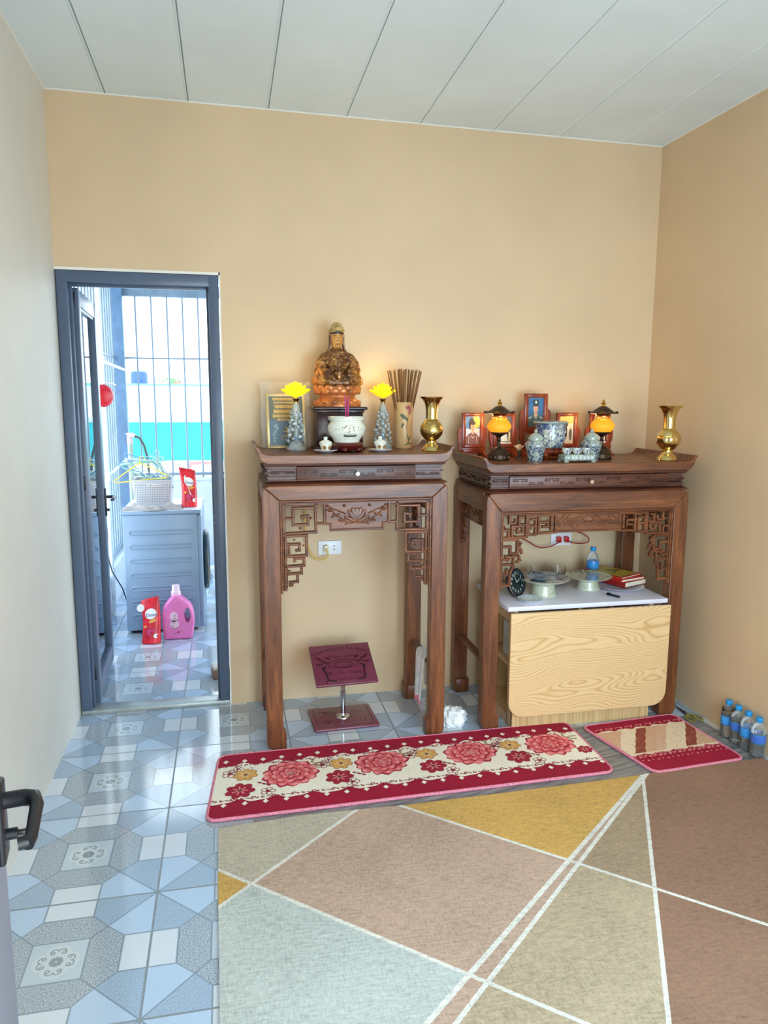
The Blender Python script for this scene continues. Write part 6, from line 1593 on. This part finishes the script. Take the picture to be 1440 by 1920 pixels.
# ---- bucket, yellow tub, folded sheet, block
t = thing('bucket', 'white plastic bucket of water beyond the washing machine', 'bucket', (.688, 2.30, 0))
MB().lathe([(0, 0), (.075, 0), (.080, .01), (.100, .19), (.105, .192), (.105, .202), (.098, .202), (.078, .02), (0, .015)], 32).obj('body', WHITE_PL, t)
MB().lathe([(0, .165), (.094, .165), (.0942, .168), (0, .169)], 28).obj('water', plain('pale_green_water', (180, 220, 208), .05), t)
MB().tube([(.106*math.cos(a), .106*math.sin(a)*.3-.05, .195-.09*abs(math.sin(a))) for a in [PI+PI*i/14 for i in range(15)]], .003, 6).obj('handle', STEEL, t)
t = thing('yellow_tub', 'yellow plastic tub behind the door jamb beside the white bucket', 'tub', (.89, 2.24, 0))
m = MB(); m.rings([rr4(.075, .075, 0), rr4(.092, .09, .20), rr4(.098, .096, .202), rr4(.096, .094, .21), rr4(.086, .084, .205), rr4(.07, .07, .01)], True); m.obj('body', plain('bright_yellow_plastic', (248, 190, 30), .35), t)
crumple('folded_sheet', 'heap of grey-blue sheeting against the balcony parapet', 'sheet', (.72, 2.80, 0), (.18, .12, .09), plain('grey_blue_sheeting', (176, 196, 208), .7), 9)
m = MB(); m.box((-.06, -.045, .0), (.06, .045, .052), .008, 3); m.mat(1).box((-.058, -.043, .0525), (.058, .043, .072), .006, 3)
tag(m.obj('wooden_block', [plain('brown_block', (150, 118, 98), .6), plain('pale_block_top', (226, 216, 204), .5)], None, (.684, .395, 0), (0, 0, R(12))), 'small brown block with pale top on balcony tiles by the right jamb', 'block')

# ---- neighbouring building beyond the parapet
def ribbed(name, c, fq, rough=.5):
    mt = Mat(name, c, rough); x, y, z = mt.xyz(mt.coords()); f = ((x*fq).sin()*.5+.5); mt.set('Base Color', mt.mix(f, tuple(q*.86 for q in c), c)); mt.bump(f, .6, .03); return mt.m
nb = thing('neighbour_building', 'long low building beyond the balcony with turquoise ribbed cladding and pale roof', 'building', (0, 12, -7))
MB().box((-6, .02, 0), (14, 4, 7.283)).obj('wall', plain('white_render', (236, 240, 240), .7), nb)
m = MB(); P = [(-6+.1*k, .035 if k % 2 else 0) for k in range(201)]
m.prism([(x, -.04-y) for x, y in P]+[(14, .02), (-6, .02)], 7.283, 8.09, 'xy'); m.obj('cladding', plain('turquoise_sheet', (30, 168, 172), .45), nb)
MB().box((-6.1, -.15, 8.09), (14.1, .1, 8.15)).obj('gutter', plain('pale_grey_gutter', (176, 206, 210), .5), nb)
m = MB(); m.prism([(-.1, 8.13), (4.2, 8.86), (4.2, 8.80), (-.1, 8.06)], -6.1, 14.1, 'yz'); m.obj('roof', ribbed('pale_blue_roof_sheet', (206, 230, 232), 20.), nb)
MB().box((-6.1, 4.1, 8.82), (14.1, 4.3, 8.90)).obj('ridge', plain('teal_ridge', (120, 186, 190), .5), nb)
for k, (xa, xb) in enumerate(((-1.9, -1.2), (-.05, .52), (.85, 1.6), (2.4, 3.2), (4, 4.8))):
    w = MB().box((xa, -.03, 6.78), (xb, .03, 7.24)).obj('window', plain('red_window_frame', (206, 120, 116), .5) if k == 1 else plain('grey_window_frame', (150, 170, 186), .5), nb)
    MB().box((xa+.06, -.045, 6.84), (xb-.06, -.028, 7.19)).obj('pane', plain('dim_pane', (170, 190, 206), .2), w)
    MB().box(((xa+xb)/2-.02, -.055, 6.8), ((xa+xb)/2+.02, -.04, 7.22)).obj('mullion', WHITE_PL, w)
t = thing('water_tank', 'dark blue rooftop water tank seen through the balcony bars', 'tank', (-1.75, 19.5, -7))
MB().lathe([(0, 8.85), (.24, 8.85), (.25, 8.9), (.25, 9.24), (.22, 9.30), (.08, 9.34), (0, 9.35)], 24).obj('tank', plain('deep_blue_tank', (54, 92, 142), .4), t)
m = MB()
for a in (45, 135, 225, 315): m.tube([(.2*math.cos(R(a)), .2*math.sin(R(a)), 0), (.2*math.cos(R(a)), .2*math.sin(R(a)), 8.86)], .04, 8)
m.obj('tower', GRILLE, t)
t = thing('distant_house', 'faint white house with red roof edge beyond the neighbouring roof', 'house', (1.2, 24, -7))
MB().box((-4.3, 0, 0), (3, 5, 9.0)).obj('wall', plain('white_far_wall', (232, 238, 240), .8), t); MB().box((-2.38, -.25, 9.0), (-2.02, 5.2, 9.16)).obj('roof', plain('faded_red_roof', (212, 96, 96), .6), t)
t = thing('palm_tree', 'small palm top showing over the neighbouring roof', 'tree', (-.75, 18.5, -7))
MB().tube([(0, 0, 0), (.02, 0, 5), (0, 0, 8.95)], [.14, .1, .06], 10).obj('trunk', plain('grey_palm_trunk', (150, 134, 110), .8), t)
m = MB()
for k in range(11):
    a = 2*PI*k/11; m.tube([(0, 0, 8.9), (.18*math.cos(a), .18*math.sin(a), 9.10), (.36*math.cos(a), .36*math.sin(a), 9.06), (.48*math.cos(a), .48*math.sin(a), 8.90)], [.02, .04, .03, .004], 6, flat=.3)
m.obj('fronds', plain('pale_green_frond', (150, 190, 130), .6), t)
m = MB().box((-60, -6, -7.2), (60, 60, -7)); struct(m.obj('street_ground', plain('grey_street', (190, 196, 200), .8)), 'grey ground of the street below', 'ground')
